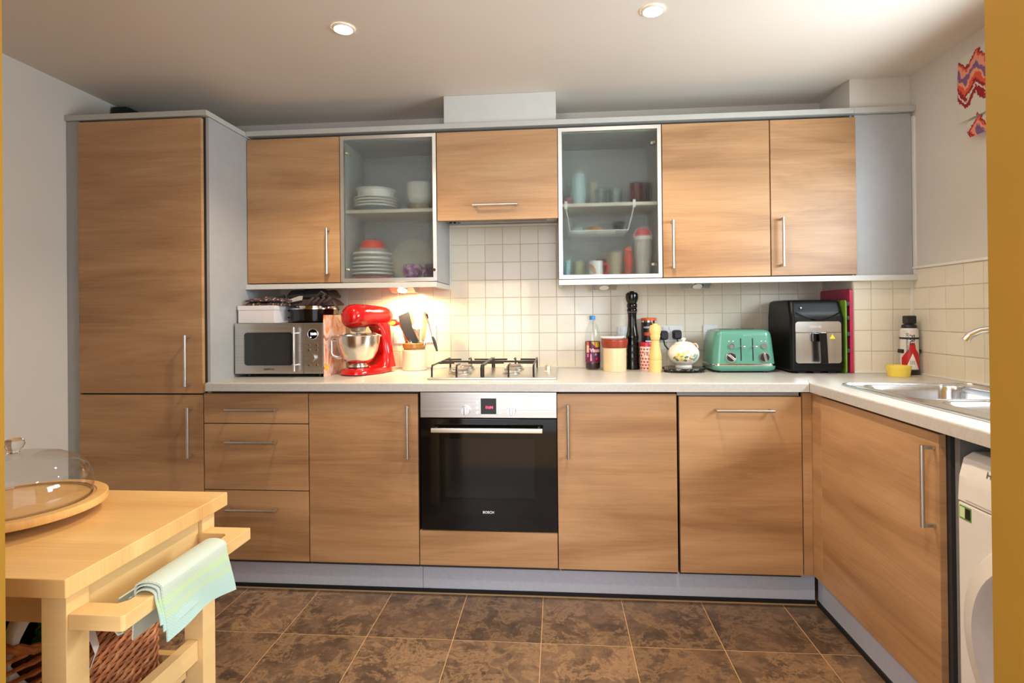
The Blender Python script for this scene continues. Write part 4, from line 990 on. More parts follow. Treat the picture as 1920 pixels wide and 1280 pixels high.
b = nb(); tube(b, [(-0.456, -0.145, 1.20), (-0.457, -0.14, 1.13), (-0.458, -0.135, 1.0)], 0.0045, 8); tube(b, [(-0.446, -0.145, 1.20), (-0.450, -0.14, 1.13), (-0.456, -0.135, 1.0)], 0.0035, 8); obj('shaft', b, STEEL, u)
u = utensil('tongs', 'steel tongs with wooden tip and dark grip hooked over the jar, far right', 'tongs', -0.435, -0.12)
b = nb(); prism(b, [(-0.442, 1.09), (-0.432, 1.09), (-0.416, 1.19), (-0.404, 1.268), (-0.417, 1.290), (-0.432, 1.284), (-0.436, 1.235), (-0.444, 1.16)], 'y', -0.118, -0.110, 0.002); obj('tip', b, M('pale_wood', S(214, 170, 130), 0.5), u)
b = nb(); tube(b, [(-0.424, -0.121, 1.280), (-0.412, -0.122, 1.255), (-0.398, -0.122, 1.215), (-0.388, -0.122, 1.175), (-0.380, -0.122, 1.145)], [0.006, 0.006, 0.0045, 0.004, 0.005], 8); obj('arm', b, STEEL, u)
b = nb(); tube(b, [(-0.380, -0.122, 1.147), (-0.372, -0.122, 1.128), (-0.362, -0.122, 1.095), (-0.355, -0.122, 1.068)], [0.006, 0.0085, 0.008, 0.005], 10); obj('grip', b, M('charcoal_nylon', S(58, 60, 66), 0.45), u)
b = nb(); tube(b, [(-0.413, -0.123, 1.272), (-0.404, -0.123, 1.248)], 0.005, 8); obj('clip', b, BLACK, u)
u = utensil('wire_whisk', 'small jumble of beater heads at the mouth of the jar', 'whisk', -0.48, -0.16)
b = nb()
for cx in (-0.515, -0.498, -0.427, -0.415):
    for k in range(3):
        a = PI * k / 3; tube(b, [(cx + 0.010 * math.cos(a) * math.sin(s), -0.158 + 0.010 * math.sin(a) * math.sin(s), 1.098 + 0.034 * (1 - math.cos(s)) / 2) for s in [PI * j / 6 for j in range(7)]], 0.0016, 5)
obj('wires', b, CHROME, u)
# ------------------------------------------------------------------ right half of the back worktop
def interp(prof):
    ps = sorted((z, r) for r, z in prof)
    def f(z):
        for (a, ra), (b, rb) in zip(ps, ps[1:]):
            if a <= z <= b and b > a: return ra + (rb - ra) * (z - a) / (b - a)
        return ps[-1][1] if z > ps[-1][0] else ps[0][1]
    return f
def build_bottle():
    c = (0.491, -0.105); t = thing('squash_bottle', 'plastic bottle of dark blackcurrant squash with blue cap and purple label', 'bottle', (*c, W))
    prof = [(0.034, 0.0), (0.0405, 0.010), (0.0405, 0.040), (0.0395, 0.046), (0.0395, 0.148), (0.0405, 0.152), (0.0400, 0.175), (0.036, 0.205), (0.028, 0.232), (0.019, 0.252), (0.0135, 0.262), (0.0135, 0.268)]
    b = nb(); lathe(b, [(0, 0.002)] + prof, c, 36, W); obj('bottle_wall', b, thin_glass('clear_plastic', (0.96, 0.97, 0.97, 1), 0.06), t)
    b = nb(); lathe(b, [(0, 0.004), (0.0335, 0.004), (0.039, 0.012), (0.039, 0.060), (0.0, 0.060)], c, 36, W); obj('drink', b, M('dark_squash', S(30, 8, 18), 0.15), t)
    lab = obj('label', lathe(nb(), [(0.0402, 0.037), (0.0402, 0.150)], c, 40, W), M('purple_label', S(98, 24, 74), 0.4), t)
    rad = lambda z: 0.0402
    def patch(name, pts, m, lift=0.0006):
        b = nb()
        # cut the figure into narrow strips so that it follows the round bottle
        wrap(b, pts, rad, c, -88, lift); 
        bmesh.ops.triangulate(b, faces=b.faces[:])
        obj(name, b, m, lab, smooth=0)
    z = lambda h: W + h
    for k in range(4): patch('label_print', [(-0.040 + 0.004 * k, z(0.092)), (-0.036 + 0.004 * k, z(0.092)), (-0.036 + 0.004 * k, z(0.130)), (-0.040 + 0.004 * k, z(0.130))], M('pale_pink_print', S(240, 196, 170), 0.5))
    for k in range(4): patch('label_print', [(-0.040 + 0.004 * k, z(0.130)), (-0.036 + 0.004 * k, z(0.130)), (-0.036 + 0.004 * k, z(0.1495)), (-0.040 + 0.004 * k, z(0.1495))], M('salmon_print', S(236, 110, 70), 0.5))
    for k in range(9): patch('label_print', [(-0.010 + 0.005 * k, z(0.1495)), (-0.005 + 0.005 * k, z(0.1495)), (-0.005 + 0.005 * k, z(0.118 + max(0, 4 - k) * 0.005)), (-0.010 + 0.005 * k, z(0.123 + max(0, 4 - k) * 0.006))], M('yellow_green_print', S(206, 190, 40), 0.5) if k % 4 != 3 else M('magenta_print', S(206, 44, 120), 0.5))
    for x, h, m in ((0.012, 0.082, M('grey_berry_print', S(130, 140, 160), 0.5)), (0.020, 0.073, M('berry_print', S(60, 40, 90), 0.5)), (0.017, 0.060, M('red_berry_print', S(186, 30, 44), 0.5)), (0.008, 0.070, M('berry_print', S(60, 40, 90), 0.5))): patch('label_print', ellipse(x, z(h), 0.007, 0.008), m, 0.0008)
    b = nb(); text_wrap(b, 'Vimto', 0.024, 0.012, z(0.103), rad, c, -88, 0.0012, 0.0016); obj('lettering', b, M('white_print', S(236, 236, 236), 0.5), lab, smooth=0)
    b = nb(); text_wrap(b, 'Vimto', 0.024, 0.012, z(0.103), rad, c, -88, 0.0016); obj('lettering', b, M('red_print', S(206, 36, 44), 0.5), lab, smooth=0)
    b = nb()
    for k in range(3): wrap(b, [(-0.037, z(0.084 - 0.006 * k)), (-0.026, z(0.084 - 0.006 * k)), (-0.026, z(0.081 - 0.006 * k)), (-0.037, z(0.081 - 0.006 * k))], rad, c, -88)
    wrap(b, [(-0.018, z(0.048)), (-0.009, z(0.048)), (-0.011, z(0.086)), (-0.016, z(0.086))], rad, c, -88)
    obj('label_print', b, M('pink_print', S(236, 170, 200), 0.5), lab, smooth=0)
    b = nb(); lathe(b, [(0.0145, 0.266), (0.0152, 0.268), (0.0152, 0.285), (0.013, 0.288), (0, 0.288)], c, 28, W); obj('cap', b, M('blue_cap', S(56, 150, 226), 0.35), t)
build_bottle()
c = (0.598, -0.195)
t = thing('stoneware_crock', 'cream stoneware crock with terracotta collar beside the squash bottle', 'crock', (*c, W))
b = nb(); lathe(b, [(0, 0), (0.058, 0), (0.060, 0.003), (0.061, 0.123)], c, 40, W); obj('body', b, CREAMG, t)
b = nb(); lathe(b, [(0.061, 0.121), (0.063, 0.124), (0.066, 0.134), (0.069, 0.152), (0.070, 0.156), (0.0685, 0.159), (0.0695, 0.166), (0.064, 0.168), (0.062, 0.160), (0.058, 0.12), (0, 0.10)], c, 40, W); obj('collar', b, TERRA, t)
b = nb(); lathe(b, [(0, 0.168), (0.058, 0.1685), (0.064, 0.176), (0.061, 0.181), (0, 0.179)], (c[0] - 0.010, c[1]), 36, W); tag(obj('saucer', b, CERAM, loc=(c[0] - 0.010, c[1], W + 0.168)), 'white saucer lying over the mouth of the stoneware crock', 'saucer')
c = (0.702, -0.105)
t = thing('pepper_mill', 'very tall glossy black turned pepper mill', 'pepper mill', (*c, W))
b = nb(); lathe(b, [(0, 0), (0.034, 0), (0.034, 0.030), (0.032, 0.046), (0.0335, 0.060), (0.034, 0.070), (0.031, 0.080), (0.0325, 0.092), (0.0335, 0.104), (0.030, 0.116), (0.0325, 0.128), (0.034, 0.138), (0.030, 0.150), (0.0335, 0.165), (0.033, 0.180), (0.028, 0.200), (0.024, 0.235), (0.0225, 0.270), (0.0235, 0.295), (0.0265, 0.305)], c, 32, W); obj('body', b, BLACKG, t)
b = nb(); lathe(b, [(0.0255, 0.306), (0.0275, 0.312), (0.0275, 0.320), (0.024, 0.325), (0.0275, 0.333), (0.0275, 0.345), (0.024, 0.352), (0.026, 0.358), (0.031, 0.368), (0.034, 0.384), (0.032, 0.402), (0.024, 0.410), (0.012, 0.411), (0.011, 0.417), (0, 0.418)], c, 32, W); obj('head', b, BLACKG, t)
c = (0.797, -0.052)
t = thing('coffee_tin', 'tall black and steel coffee tin with an orange lid behind the heart tin', 'tin', (*c, W))
b = nb(); lathe(b, [(0, 0), (0.037, 0), (0.038, 0.003), (0.038, 0.258)], c, 36, W); obj('body', b, CHROME, t)
b = nb(); n = 22; R = [[], []]
for k in range(n + 1):
    a = math.radians(-190 + 118 * k / n)
    for r_, zz in ((0, 0.006), (1, 0.250)): R[r_].append(b.verts.new((c[0] + 0.0386 * math.cos(a), c[1] + 0.0386 * math.sin(a), W + zz)))
for k in range(n): b.faces.new((R[0][k], R[0][k + 1], R[1][k + 1], R[1][k]))
lab = obj('label', b, M('black_tin_print', S(34, 32, 34), 0.35), t)
rad = lambda z: 0.0388
b = nb(); text_wrap(b, 'AZERA', 0.0135, -0.002, W + 0.222, rad, c, -108, 0.0006, 0.0004); obj('lettering', b, M('white_print', S(236, 236, 236), 0.5), lab, smooth=0)
b = nb()
for k in range(6): wrap(b, [(-0.018 + 0.005 * k, W + 0.178), (-0.013 + 0.005 * k, W + 0.178), (-0.013 + 0.005 * k, W + 0.196), (-0.018 + 0.005 * k, W + 0.196)], rad, c, -108)
obj('label_print', b, M('orange_print', S(226, 86, 40), 0.4), lab, smooth=0)
b = nb()
for k in range(6): wrap(b, [(-0.012 + 0.005 * k, W + 0.130), (-0.007 + 0.005 * k, W + 0.130), (-0.007 + 0.005 * k, W + 0.152), (-0.012 + 0.005 * k, W + 0.152)], rad, c, -108)
obj('label_print', b, M('white_print', S(236, 236, 236), 0.5), lab, smooth=0)
b = nb(); lathe(b, [(0.037, 0.2585), (0.0405, 0.259), (0.0405, 0.270), (0.038, 0.273), (0, 0.2735)], c, 36, W); obj('lid', b, M('orange_lid', S(232, 96, 40), 0.4), t)
c = (0.772, -0.136)
t = thing('tea_tin', 'red and pale pink heart-patterned tea tin behind the wooden mill', 'tin', (*c, W))
b = nb(); lathe(b, [(0, 0), (0.036, 0), (0.0365, 0.003), (0.0365, 0.124)], c, 36, W); bd = obj('body', b, M('pale_pink_tin', S(240, 206, 190), 0.35), t)
rad = lambda z: 0.0365; b = nb(); HR = M('red_heart_print', S(176, 30, 40), 0.4)
for r_ in range(7):
    for k in range(-6, 7):
        s = 0.0165 * k + (0.00825 if r_ % 2 else 0); zc = 0.011 + 0.0165 * r_
        if 0.070 < zc < 0.100 and abs(s) < 0.022: continue
        wrap(b, heart(s, W + zc, 0.0062), rad, c, -95, 0.0005)
obj('heart_print', b, HR, bd, smooth=0)
b = nb(); text_wrap(b, 'TEA', 0.026, 0.002, W + 0.086, rad, c, -95, 0.0006, 0.0005); obj('lettering', b, M('dark_red_print', S(120, 24, 36), 0.4), bd, smooth=0)
b = nb(); lathe(b, [(0.036, 0.1245), (0.0378, 0.125), (0.0378, 0.137), (0.036, 0.144), (0.030, 0.1455), (0, 0.1455)], c, 36, W); obj('lid', b, M('raspberry_lid', S(190, 40, 58), 0.3), t)
c = (0.798, -0.240)
t = thing('pepper_mill', 'pale wooden turned pepper mill in front of the heart tin', 'pepper mill', (*c, W))
PW = wood('pale_turned_wood', S(226, 184, 112), S(238, 202, 134), S(244, 214, 150), sx=6, sz=5, swap=False, fine=0.1)
b = nb(); lathe(b, [(0, 0), (0.0322, 0), (0.0325, 0.036), (0.0312, 0.040), (0.0322, 0.045), (0.0318, 0.056), (0.0295, 0.060), (0.031, 0.066), (0.031, 0.082), (0.0285, 0.100), (0.0235, 0.125), (0.0205, 0.150), (0.0200, 0.160)], c, 32, W); obj('body', b, PW, t)
b = nb(); lathe(b, [(0.0195, 0.161), (0.023, 0.166), (0.0245, 0.176), (0.0265, 0.182), (0.0245, 0.190), (0.0285, 0.200), (0.030, 0.215), (0.0295, 0.230), (0.024, 0.236), (0.014, 0.239), (0.011, 0.245), (0, 0.246)], c, 32, W); obj('head', b, PW, t)

def build_pot():
    c = (0.944, -0.215); t = thing('trivet', 'black marbled trivet on short feet under the flowery pot', 'trivet', (0.938, -0.225, W))
    m, nt, p = newmat('black_marbled_slate'); v = objcoord(nt); f = noise(nt, v, 38, 5, 0.7, 2.0)
    nt.links.new(ramp(nt, f, [(0.0, S(16, 15, 16)), (0.56, S(34, 32, 32)), (0.62, S(190, 180, 165)), (0.66, S(30, 28, 28)), (1.0, S(20, 20, 20))]), p.inputs['Base Color']); p.inputs['Roughness'].default_value = 0.2
    out = [(0.938 + (0.104 + 0.006 * math.cos(5 * a)) * math.copysign(abs(math.cos(a)) ** 0.8, math.cos(a)), -0.225 + 0.092 * math.copysign(abs(math.sin(a)) ** 0.8, math.sin(a))) for a in [2 * PI * k / 36 for k in range(36)]]
    b = nb(); prism(b, out, 'z', W + 0.0105, W + 0.0215, 0.003); obj('slab', b, m, t)
    for x, y in ((0.862, -0.285), (1.018, -0.285), (0.862, -0.165), (1.018, -0.165)): obj('foot', cyl(nb(), (x, y, W), (x, y, W + 0.0105), 0.008, 0.007, 12), BLACK, t)
    z0 = W + 0.0217
    t = thing('ginger_jar', 'round white lidded pot painted with yellow flowers on the black trivet', 'pot', (*c, z0))
    prof = [(0, 0.0), (0.041, 0.0), (0.042, 0.004), (0.040, 0.012), (0.043, 0.015), (0.060, 0.026), (0.073, 0.044), (0.0785, 0.062), (0.077, 0.080), (0.069, 0.098), (0.056, 0.112), (0.046, 0.118)]
    b = nb(); lathe(b, prof, c, 48, z0); bd = obj('body', b, CERAM, t)
    pr2 = [(0.0465, 0.1185), (0.045, 0.122), (0.036, 0.127), (0.020, 0.131), (0.008, 0.132), (0.008, 0.136), (0.013, 0.141), (0.011, 0.147), (0.005, 0.150), (0, 0.1505)]
    b = nb(); lathe(b, pr2, c, 40, z0); obj('lid', b, CERAM, t)
    rad = interp([(r, z + z0) for r, z in prof[3:]])
    YE, YD_, GR, GD, PK = (M('painted_yellow', S(240, 212, 120), 0.25), M('painted_ochre', S(206, 164, 60), 0.25), M('painted_green', S(110, 132, 84), 0.25), M('painted_sage', S(138, 168, 144), 0.25), M('painted_peach', S(232, 190, 160), 0.25))
    def motif(name, s, h, rx, rz, rot, mm, lift):
        b = nb()
        for a0_, a1_ in [(k, k + 1) for k in range(14)]:
            e = ellipse(s, z0 + h, rx, rz, 14, rot); wrap(b, [(s, z0 + h), e[a0_ % 14], e[a1_ % 14]], rad, c, -100, lift)
        obj(name, b, mm, bd, smooth=0)
    for s, h, rt in ((-0.048, 0.052, 0.5), (-0.036, 0.042, -0.5), (-0.010, 0.060, 0.9), (0.004, 0.040, -0.3), (0.010, 0.056, 0.3), (0.034, 0.050, -0.5)): motif('painted_leaf', s, h, 0.011, 0.006, rt, GR, 0.0006)
    for s, h, rt in ((0.054, 0.064, 0.9), (0.062, 0.050, 0.4), (0.050, 0.044, -0.3), (0.070, 0.060, 1.2)): motif('painted_leaf', s, h, 0.011, 0.007, rt, GD, 0.0006)
    for s, h, r_ in ((-0.026, 0.068, 0.011), (-0.004, 0.072, 0.011), (-0.012, 0.046, 0.012), (-0.036, 0.058, 0.008)):
        for k in range(5):
            a = 2 * PI * k / 5; motif('painted_petal', s + r_ * 0.6 * math.cos(a), h + r_ * 0.6 * math.sin(a), r_ * 0.55, r_ * 0.4, a, YE, 0.0009)
        motif('painted_petal', s, h, r_ * 0.3, r_ * 0.3, 0, YD_, 0.0012)
    for s, h in ((0.030, 0.036), (0.036, 0.060), (0.020, 0.082)): motif('painted_petal', s, h, 0.009, 0.011, 0.2, PK, 0.0007)
    b = nb(); tube(b, [(c[0] + 0.044, c[1] - 0.02, z0 + 0.118), (c[0] + 0.054, c[1] - 0.03, z0 + 0.121), (c[0] + 0.062, c[1] - 0.03, z0 + 0.112), (c[0] + 0.066, c[1] - 0.028, z0 + 0.100)], 0.004, 10); obj('lug', b, PK, bd)
build_pot()

def build_toaster():
    t = thing('toaster', 'sage green four-slice toaster with black dials and chrome band', 'toaster', (1.222, -0.185, W))
    GT = M('sage_green_enamel', S(90, 150, 131), 0.25, coat=0.3, vary=0.02)
    x0, x1, y0, y1 = 1.068, 1.376, -0.300, -0.060
    def rr(ins, z, r): return [(p[0], p[1], z) for p in rrect(x0 + ins, x1 - ins, y0 + ins * 0.7, y1 - ins * 0.7, r, 7)]
    b = nb(); loft(b, [rr(0.016, W + 0.008, 0.03), rr(0.004, W + 0.016, 0.034), rr(0.0, W + 0.026, 0.036), rr(0.0, W + 0.0335, 0.036)]); obj('base', b, GT, t)
    b = nb(); loft(b, [rr(0.001, W + 0.0337, 0.036), rr(0.0005, W + 0.036, 0.036), rr(0.0005, W + 0.042, 0.036), rr(0.002, W + 0.0443, 0.036)]); obj('chrome_band', b, CHROME, t)
    b = nb(); loft(b, [rr(0.003, W + 0.0445, 0.036), rr(0.010, W + 0.12, 0.036), rr(0.016, W + 0.180, 0.036), rr(0.019, W + 0.195, 0.036), rr(0.026, W + 0.205, 0.034), rr(0.040, W + 0.2105, 0.03), rr(0.06, W + 0.212, 0.02)]); obj('body', b, GT, t)
    yface = lambda z: y0 + 0.7 * (0.003 + 0.007 * (z - W - 0.0445) / 0.0755 if z < W + 0.12 else 0.010 + 0.006 * (z - W - 0.12) / 0.06)
    sl = nb()
    for x in (1.125, 1.235): 
        for y in (-0.235, -0.14): box(sl, x, x + 0.085, y, y + 0.028, W + 0.2105, W + 0.2128)
    obj('slot', sl, BLACK, t)
    for x, ang in ((1.1545, -0.85), (1.3135, -0.25)):
        z = W + 0.077; y = yface(z)
        k = nb(); cyl(k, (x, y + 0.004, z), (x, y - 0.004, z), 0.0265, 0.025, 32); r_ = obj('dial_ring', k, CHROME, t)
        k = nb(); cyl(k, (x, y - 0.004, z), (x, y - 0.012, z), 0.0215, 0.0205, 30); obj('dial', k, M('dark_dial', S(36, 32, 42), 0.35), r_)
        k = nb(); dx, dz = math.sin(ang), math.cos(ang); px, pz = dz, -dx; hw, L0, L1 = 0.0058, -0.020, 0.018
        prism(k, [(x + dx * L0 + px * hw, z + dz * L0 + pz * hw), (x + dx * L1 + px * hw, z + dz * L1 + pz * hw), (x + dx * (L1 + 0.004), z + dz * (L1 + 0.004)), (x + dx * L1 - px * hw, z + dz * L1 - pz * hw), (x + dx * L0 - px * hw, z + dz * L0 - pz * hw)], 'y', y - 0.017, y - 0.0115, 0.001); obj('pointer', k, CHROME, r_)
        z2 = W + 0.132; y = yface(z2); xx = x + (0.003 if x < 1.2 else -0.001)
        k = nb(); cyl(k, (xx, y + 0.004, z2), (xx, y - 0.009, z2), 0.014, 0.0125, 26); bt = obj('button', k, CHROME, t)
        k = nb(); cyl(k, (xx, y - 0.009, z2), (xx, y - 0.010, z2), 0.0085, None, 22); obj('button_face', k, M('grey_button_face', S(116, 118, 128), 0.4), bt)
        for s in (-0.010, 0.010):
            k = nb(); cyl(k, (xx + s, yface(W + 0.156) + 0.001, W + 0.156), (xx + s, yface(W + 0.156) - 0.0012, W + 0.156), 0.0028, None, 10); obj('light', k, WHITEP, t)
    for x in (1.2035, 1.2605):
        b = nb(); yb = min(yface(W + 0.06), yface(W + 0.17)); 
        za, zc = W + 0.060, W + 0.170
        prism(b, [(yface(za) - 0.0012, za), (yface(zc) - 0.0012, zc), (yface(zc) + 0.004, zc), (yface(za) + 0.004, za)], 'x', x - 0.0028, x + 0.0028); s_ = obj('lever_slot', b, BLACK, t)
        z = W + 0.131; y = yface(z); k = nb(); box(k, x - 0.002, x + 0.002, y - 0.022, y, z - 0.002, z + 0.002); ellipsoid(k, (x + 0.009, y - 0.026, z), 0.0075, 0.006, 0.0062, 16, 10); box(k, x - 0.002, x + 0.010, y - 0.028, y - 0.022, z - 0.003, z + 0.003, 0.001); obj('lever', k, CHROME, t)
    b = nb(); text(b, 'BREVILLE', 0.010, (1.236, yface(W + 0.188) - 0.0006, W + 0.184)); obj('lettering', b, M('pale_green_print', S(150, 206, 186), 0.3), t, smooth=0)
    f = nb()
    for x in (x0 + 0.05, x1 - 0.05):
        for y in (y0 + 0.04, y1 - 0.04): cyl(f, (x, y, W), (x, y, W + 0.009), 0.012, None, 12)
    obj('foot', f, BLACK, t)
    b = nb(); tube(b, [(1.09, -0.10, W + 0.02), (1.066, -0.09, W + 0.006), (1.05, -0.12, W + 0.0055), (1.055, -0.18, W + 0.0055)], 0.0045, 8); obj('cable', b, BLACK, t)
build_toaster()

def build_fryer():
    t = thing('air_fryer', 'large black air fryer with steel drawer front in the right corner', 'air fryer', (1.55, -0.18, W))
    x0, x1, y0, y1, zt = 1.425, 1.674, -0.335, -0.035, 1.322
    BK = M('piano_black', S(12, 12, 13), 0.38, spec=0.25)
    b = nb(); R = []
    for z, ins, fy in ((W + 0.010, 0.006, 0.0), (W + 0.020, 0.0, 0.0), (W + 0.27, 0.0, 0.0), (W + 0.30, 0.002, 0.012), (zt - 0.02, 0.004, 0.020), (zt - 0.006, 0.008, 0.026), (zt, 0.020, 0.04)):
        R.append([(p[0], p[1], z) for p in rrect(x0 + ins, x1 - ins, y0 + ins + fy, y1 - ins, 0.022, 5)])
    loft(b, R); obj('body', b, BK, t)
    b = nb(); pts = []
    n = 20
    for k in range(n):   # curved glossy brow over the drawer
        u0, u1 = k / n, (k + 1) / n; xa, xb = 1.445 + 0.21 * u0, 1.445 + 0.21 * u1; za, zc = W + 0.300 - 0.040 * math.sin(PI * u0), W + 0.300 - 0.040 * math.sin(PI * u1)
        b.faces.new([b.verts.new(q) for q in ((xa, y0 - 0.004, za), (xb, y0 - 0.004, zc), (xb, y0 + 0.002, zc - 0.010), (xa, y0 + 0.002, za - 0.010))])
    bmesh.ops.remove_doubles(b, verts=b.verts[:], dist=1e-5); obj('brow', b, BLACKG, t)
    SF = brushed('fryer_steel', (0.62, 0.60, 0.60, 1), 0.22, (90, 3, 3), 0.05)
    up = [(p[0], p[1]) for p in rrect(1.4445, 1.6550, 1.1005, 1.2165, 0.014) if p[1] > 1.165] + [(1.4445, 1.165), (1.6550, 1.165)]
    b = nb(); prism(b, up, 'y', y0 - 0.005, y0 + 0.004); obj('top_panel', b, SF, t)
    lo = [(1.6550, 1.1625), (1.4445, 1.1625)] + [(p[0], p[1]) for p in rrect(1.4445, 1.6550, 1.0165, 1.15, 0.014) if p[1] < 1.10]
    b = nb(); prism(b, lo, 'y', y0 - 0.006, y0 + 0.004); dr = obj('drawer', b, SF, t)
    b = nb(); text(b, 'COSORI', 0.0145, (1.537, y0 - 0.0056, 1.191)); obj('lettering', b, M('white_print', S(236, 236, 236), 0.5), t, smooth=0)
    b = nb(); prism(b, [(1.5345, 1.166), (1.5665, 1.166), (1.5725, 1.018), (1.5400, 1.018)], 'y', y0 - 0.056, y0 - 0.040, 0.004); box(b, 1.537, 1.564, y0 - 0.046, y0 - 0.004, 1.12, 1.160, 0.004); h = obj('handle', b, BLACKG, dr)
    b = nb(); box(b, 1.5180, 1.536, y0 - 0.030, y0 - 0.006, 1.120, 1.1625, 0.006); obj('handle_base', b, BLACKG, dr)
    b = nb(); prism(b, [(1.6005, 1.1335), (1.6275, 1.1335), (1.6135, 1.1555)], 'y', y0 - 0.0068, y0 - 0.0058); w = obj('warning_sticker', b, M('yellow_warning', S(248, 222, 20), 0.5), dr)
    b = nb(); 
    for k in range(3): box(b, x0 + 0.04 + 0.07 * k, x0 + 0.075 + 0.07 * k, y0 + 0.02, y1 - 0.02, W, W + 0.0105)
    obj('foot', b, BLACK, t)
    b = nb(); cyl(b, (1.478, y0 + 0.0175, 1.283), (1.478, y0 + 0.010, 1.283), 0.0035, None, 10); obj('indicator', b, M('satin_silver', (0.75, 0.76, 0.78, 1), 0.3, 1.0), t)
build_fryer()
tag(obj('chopping_board', prism(nb(), rrect(-0.318, -0.024, W, 1.372, 0.012), 'x', 1.706, 1.7225, 0.002), M('raspberry_board', S(186, 40, 82), 0.4), loc=(1.714, -0.17, W)), 'tall raspberry red chopping board standing beside the air fryer', 'chopping board')
t = tag(obj('chopping_board', prism(nb(), rrect(-0.330, -0.04, W, 1.318, 0.012), 'x', 1.6795, 1.6865, 0.001), M('green_board', S(118, 156, 52), 0.4), loc=(1.683, -0.17, W)), 'thin green chopping board standing against the side of the air fryer', 'chopping board')
t2 = thing('green_blocks', 'small dark green blocks between the green and the red board', 'clip', (1.695, -0.32, W))  # dark green blocks on a thin stem between the boards
for z in (1.30, 1.232, 1.155, 1.075): obj('clip', box(nb(), 1.6880, 1.7040, -0.326, -0.306, z - 0.010, z + 0.010, 0.004), M('dark_green_block', S(40, 74, 44), 0.5), t2)
obj('stem', box(nb(), 1.6915, 1.7005, -0.306, -0.298, W, 1.31), M('dark_green_block', S(40, 74, 44), 0.5), t2)
c = (1.851, -0.445)
t = obj('ramekin', lathe(nb(), [(0, 0), (0.042, 0), (0.0435, 0.002), (0.0475, 0.032), (0.0485, 0.034), (0.050, 0.046), (0.049, 0.049), (0.047, 0.048), (0.044, 0.010), (0, 0.008)], c, 40, W), M('lemon_glaze', S(244, 218, 92), 0.25, vary=0.02), loc=(*c, W))
tag(t, 'small yellow ramekin on the worktop in front of the fire extinguisher', 'ramekin')
def build_ext():
    c = (1.949, -0.362); t = thing('fire_extinguisher', 'small white and red fire extinguisher with black cap in the tiled corner', 'fire extinguisher', (*c, W))
    r = 0.037
    b = nb(); lathe(b, [(0, 0.024), (r, 0.024), (r, 0.205), (0.034, 0.213), (0.030, 0.217)], c, 40, W); bd = obj('body', b, M('extinguisher_white', S(222, 216, 210), 0.3, vary=0.02), t)
    b = nb(); lathe(b, [(0, 0), (r + 0.0015, 0), (r + 0.0015, 0.0235), (0, 0.0235)], c, 36, W); obj('base', b, BLACK, t)
    b = nb(); lathe(b, [(0.031, 0.217), (0.0315, 0.222), (0.028, 0.232), (0.020, 0.234), (0.020, 0.250), (0, 0.250)], c, 32, W); box(b, c[0] - 0.020, c[0] + 0.020, c[1] - 0.026, c[1] + 0.02, W + 0.236, W + 0.275, 0.006); obj('cap', b, BLACK, t)
    rad = lambda z: r
    def band(pts_fn, m, lift, name, s0, s1, n):
        b = nb()
        for k in range(n):
            sa, sb = s0 + (s1 - s0) * k / n, s0 + (s1 - s0) * (k + 1) / n
            la, ha = pts_fn(sa); lb, hb = pts_fn(sb)
            if ha - la < 1e-4 and hb - lb < 1e-4: continue
            wrap(b, [(sa, W + la), (sb, W + lb), (sb, W + hb), (sa, W + ha)], rad, c, -102, lift)
        obj(name, b, m, bd, smooth=0)
    band(lambda s: (0.026, 0.026 + max(0.0, min(0.125, 0.096 - (abs(s) - 0.012) * 1.3 if abs(s) > 0.012 else 0.112 + 0.012 * math.cos(s * 120)))), M('extinguisher_red', S(196, 30, 32), 0.35), 0.0005, 'red_label', -0.046, 0.046, 24)
    band(lambda s: (0.027, 0.027 + max(0.0, 0.074 - abs(s) * 2.7)), M('white_print', S(236, 236, 236), 0.5), 0.0009, 'label_triangle', -0.032, 0.032, 16)
    b = nb()
    for k in range(3):
        for j in range(3): wrap(b, [(-0.010 + 0.007 * j, W + 0.050 + 0.006 * k), (-0.005 + 0.007 * j, W + 0.050 + 0.006 * k), (-0.005 + 0.007 * j, W + 0.053 + 0.006 * k), (-0.010 + 0.007 * j, W + 0.053 + 0.006 * k)], rad, c, -102, 0.0012)
    obj('label_print', b, M('grey_print', S(120, 120, 124), 0.5), bd, smooth=0)
    b = nb(); text_wrap(b, 'FIRE', 0.0285, -0.002, W + 0.162, rad, c, -102, 0.0008, 0.0006, True); obj('lettering', b, M('dark_print', S(40, 40, 46), 0.5), bd, smooth=0)
    b = nb(); text_wrap(b, 'EXTINGUISHER', 0.0135, -0.020, W + 0.148, rad, c, -102, 0.0008, 0.0002, True); obj('lettering', b, M('dark_print', S(40, 40, 46), 0.5), bd, smooth=0)
    b = nb(); lathe(b, [(r + 0.0002, 0.166), (r + 0.0022, 0.166), (r + 0.0022, 0.174), (r + 0.0002, 0.174)], c, 40, W); obj('strap', b, BLACK, t)
    b = nb(); box(b, c[0] - 0.042, c[0] - 0.026, c[1] - 0.016, c[1] + 0.020, W + 0.100, W + 0.118, 0.003); box(b, c[0] + 0.026, c[0] + 0.044, c[1] - 0.016, c[1] + 0.044, W + 0.100, W + 0.118, 0.003); box(b, c[0] + 0.0, c[0] + 0.030, c[1] + 0.038, c[1] + 0.044, W + 0.09, W + 0.18); obj('bracket', b, BLACK, t)
build_ext()
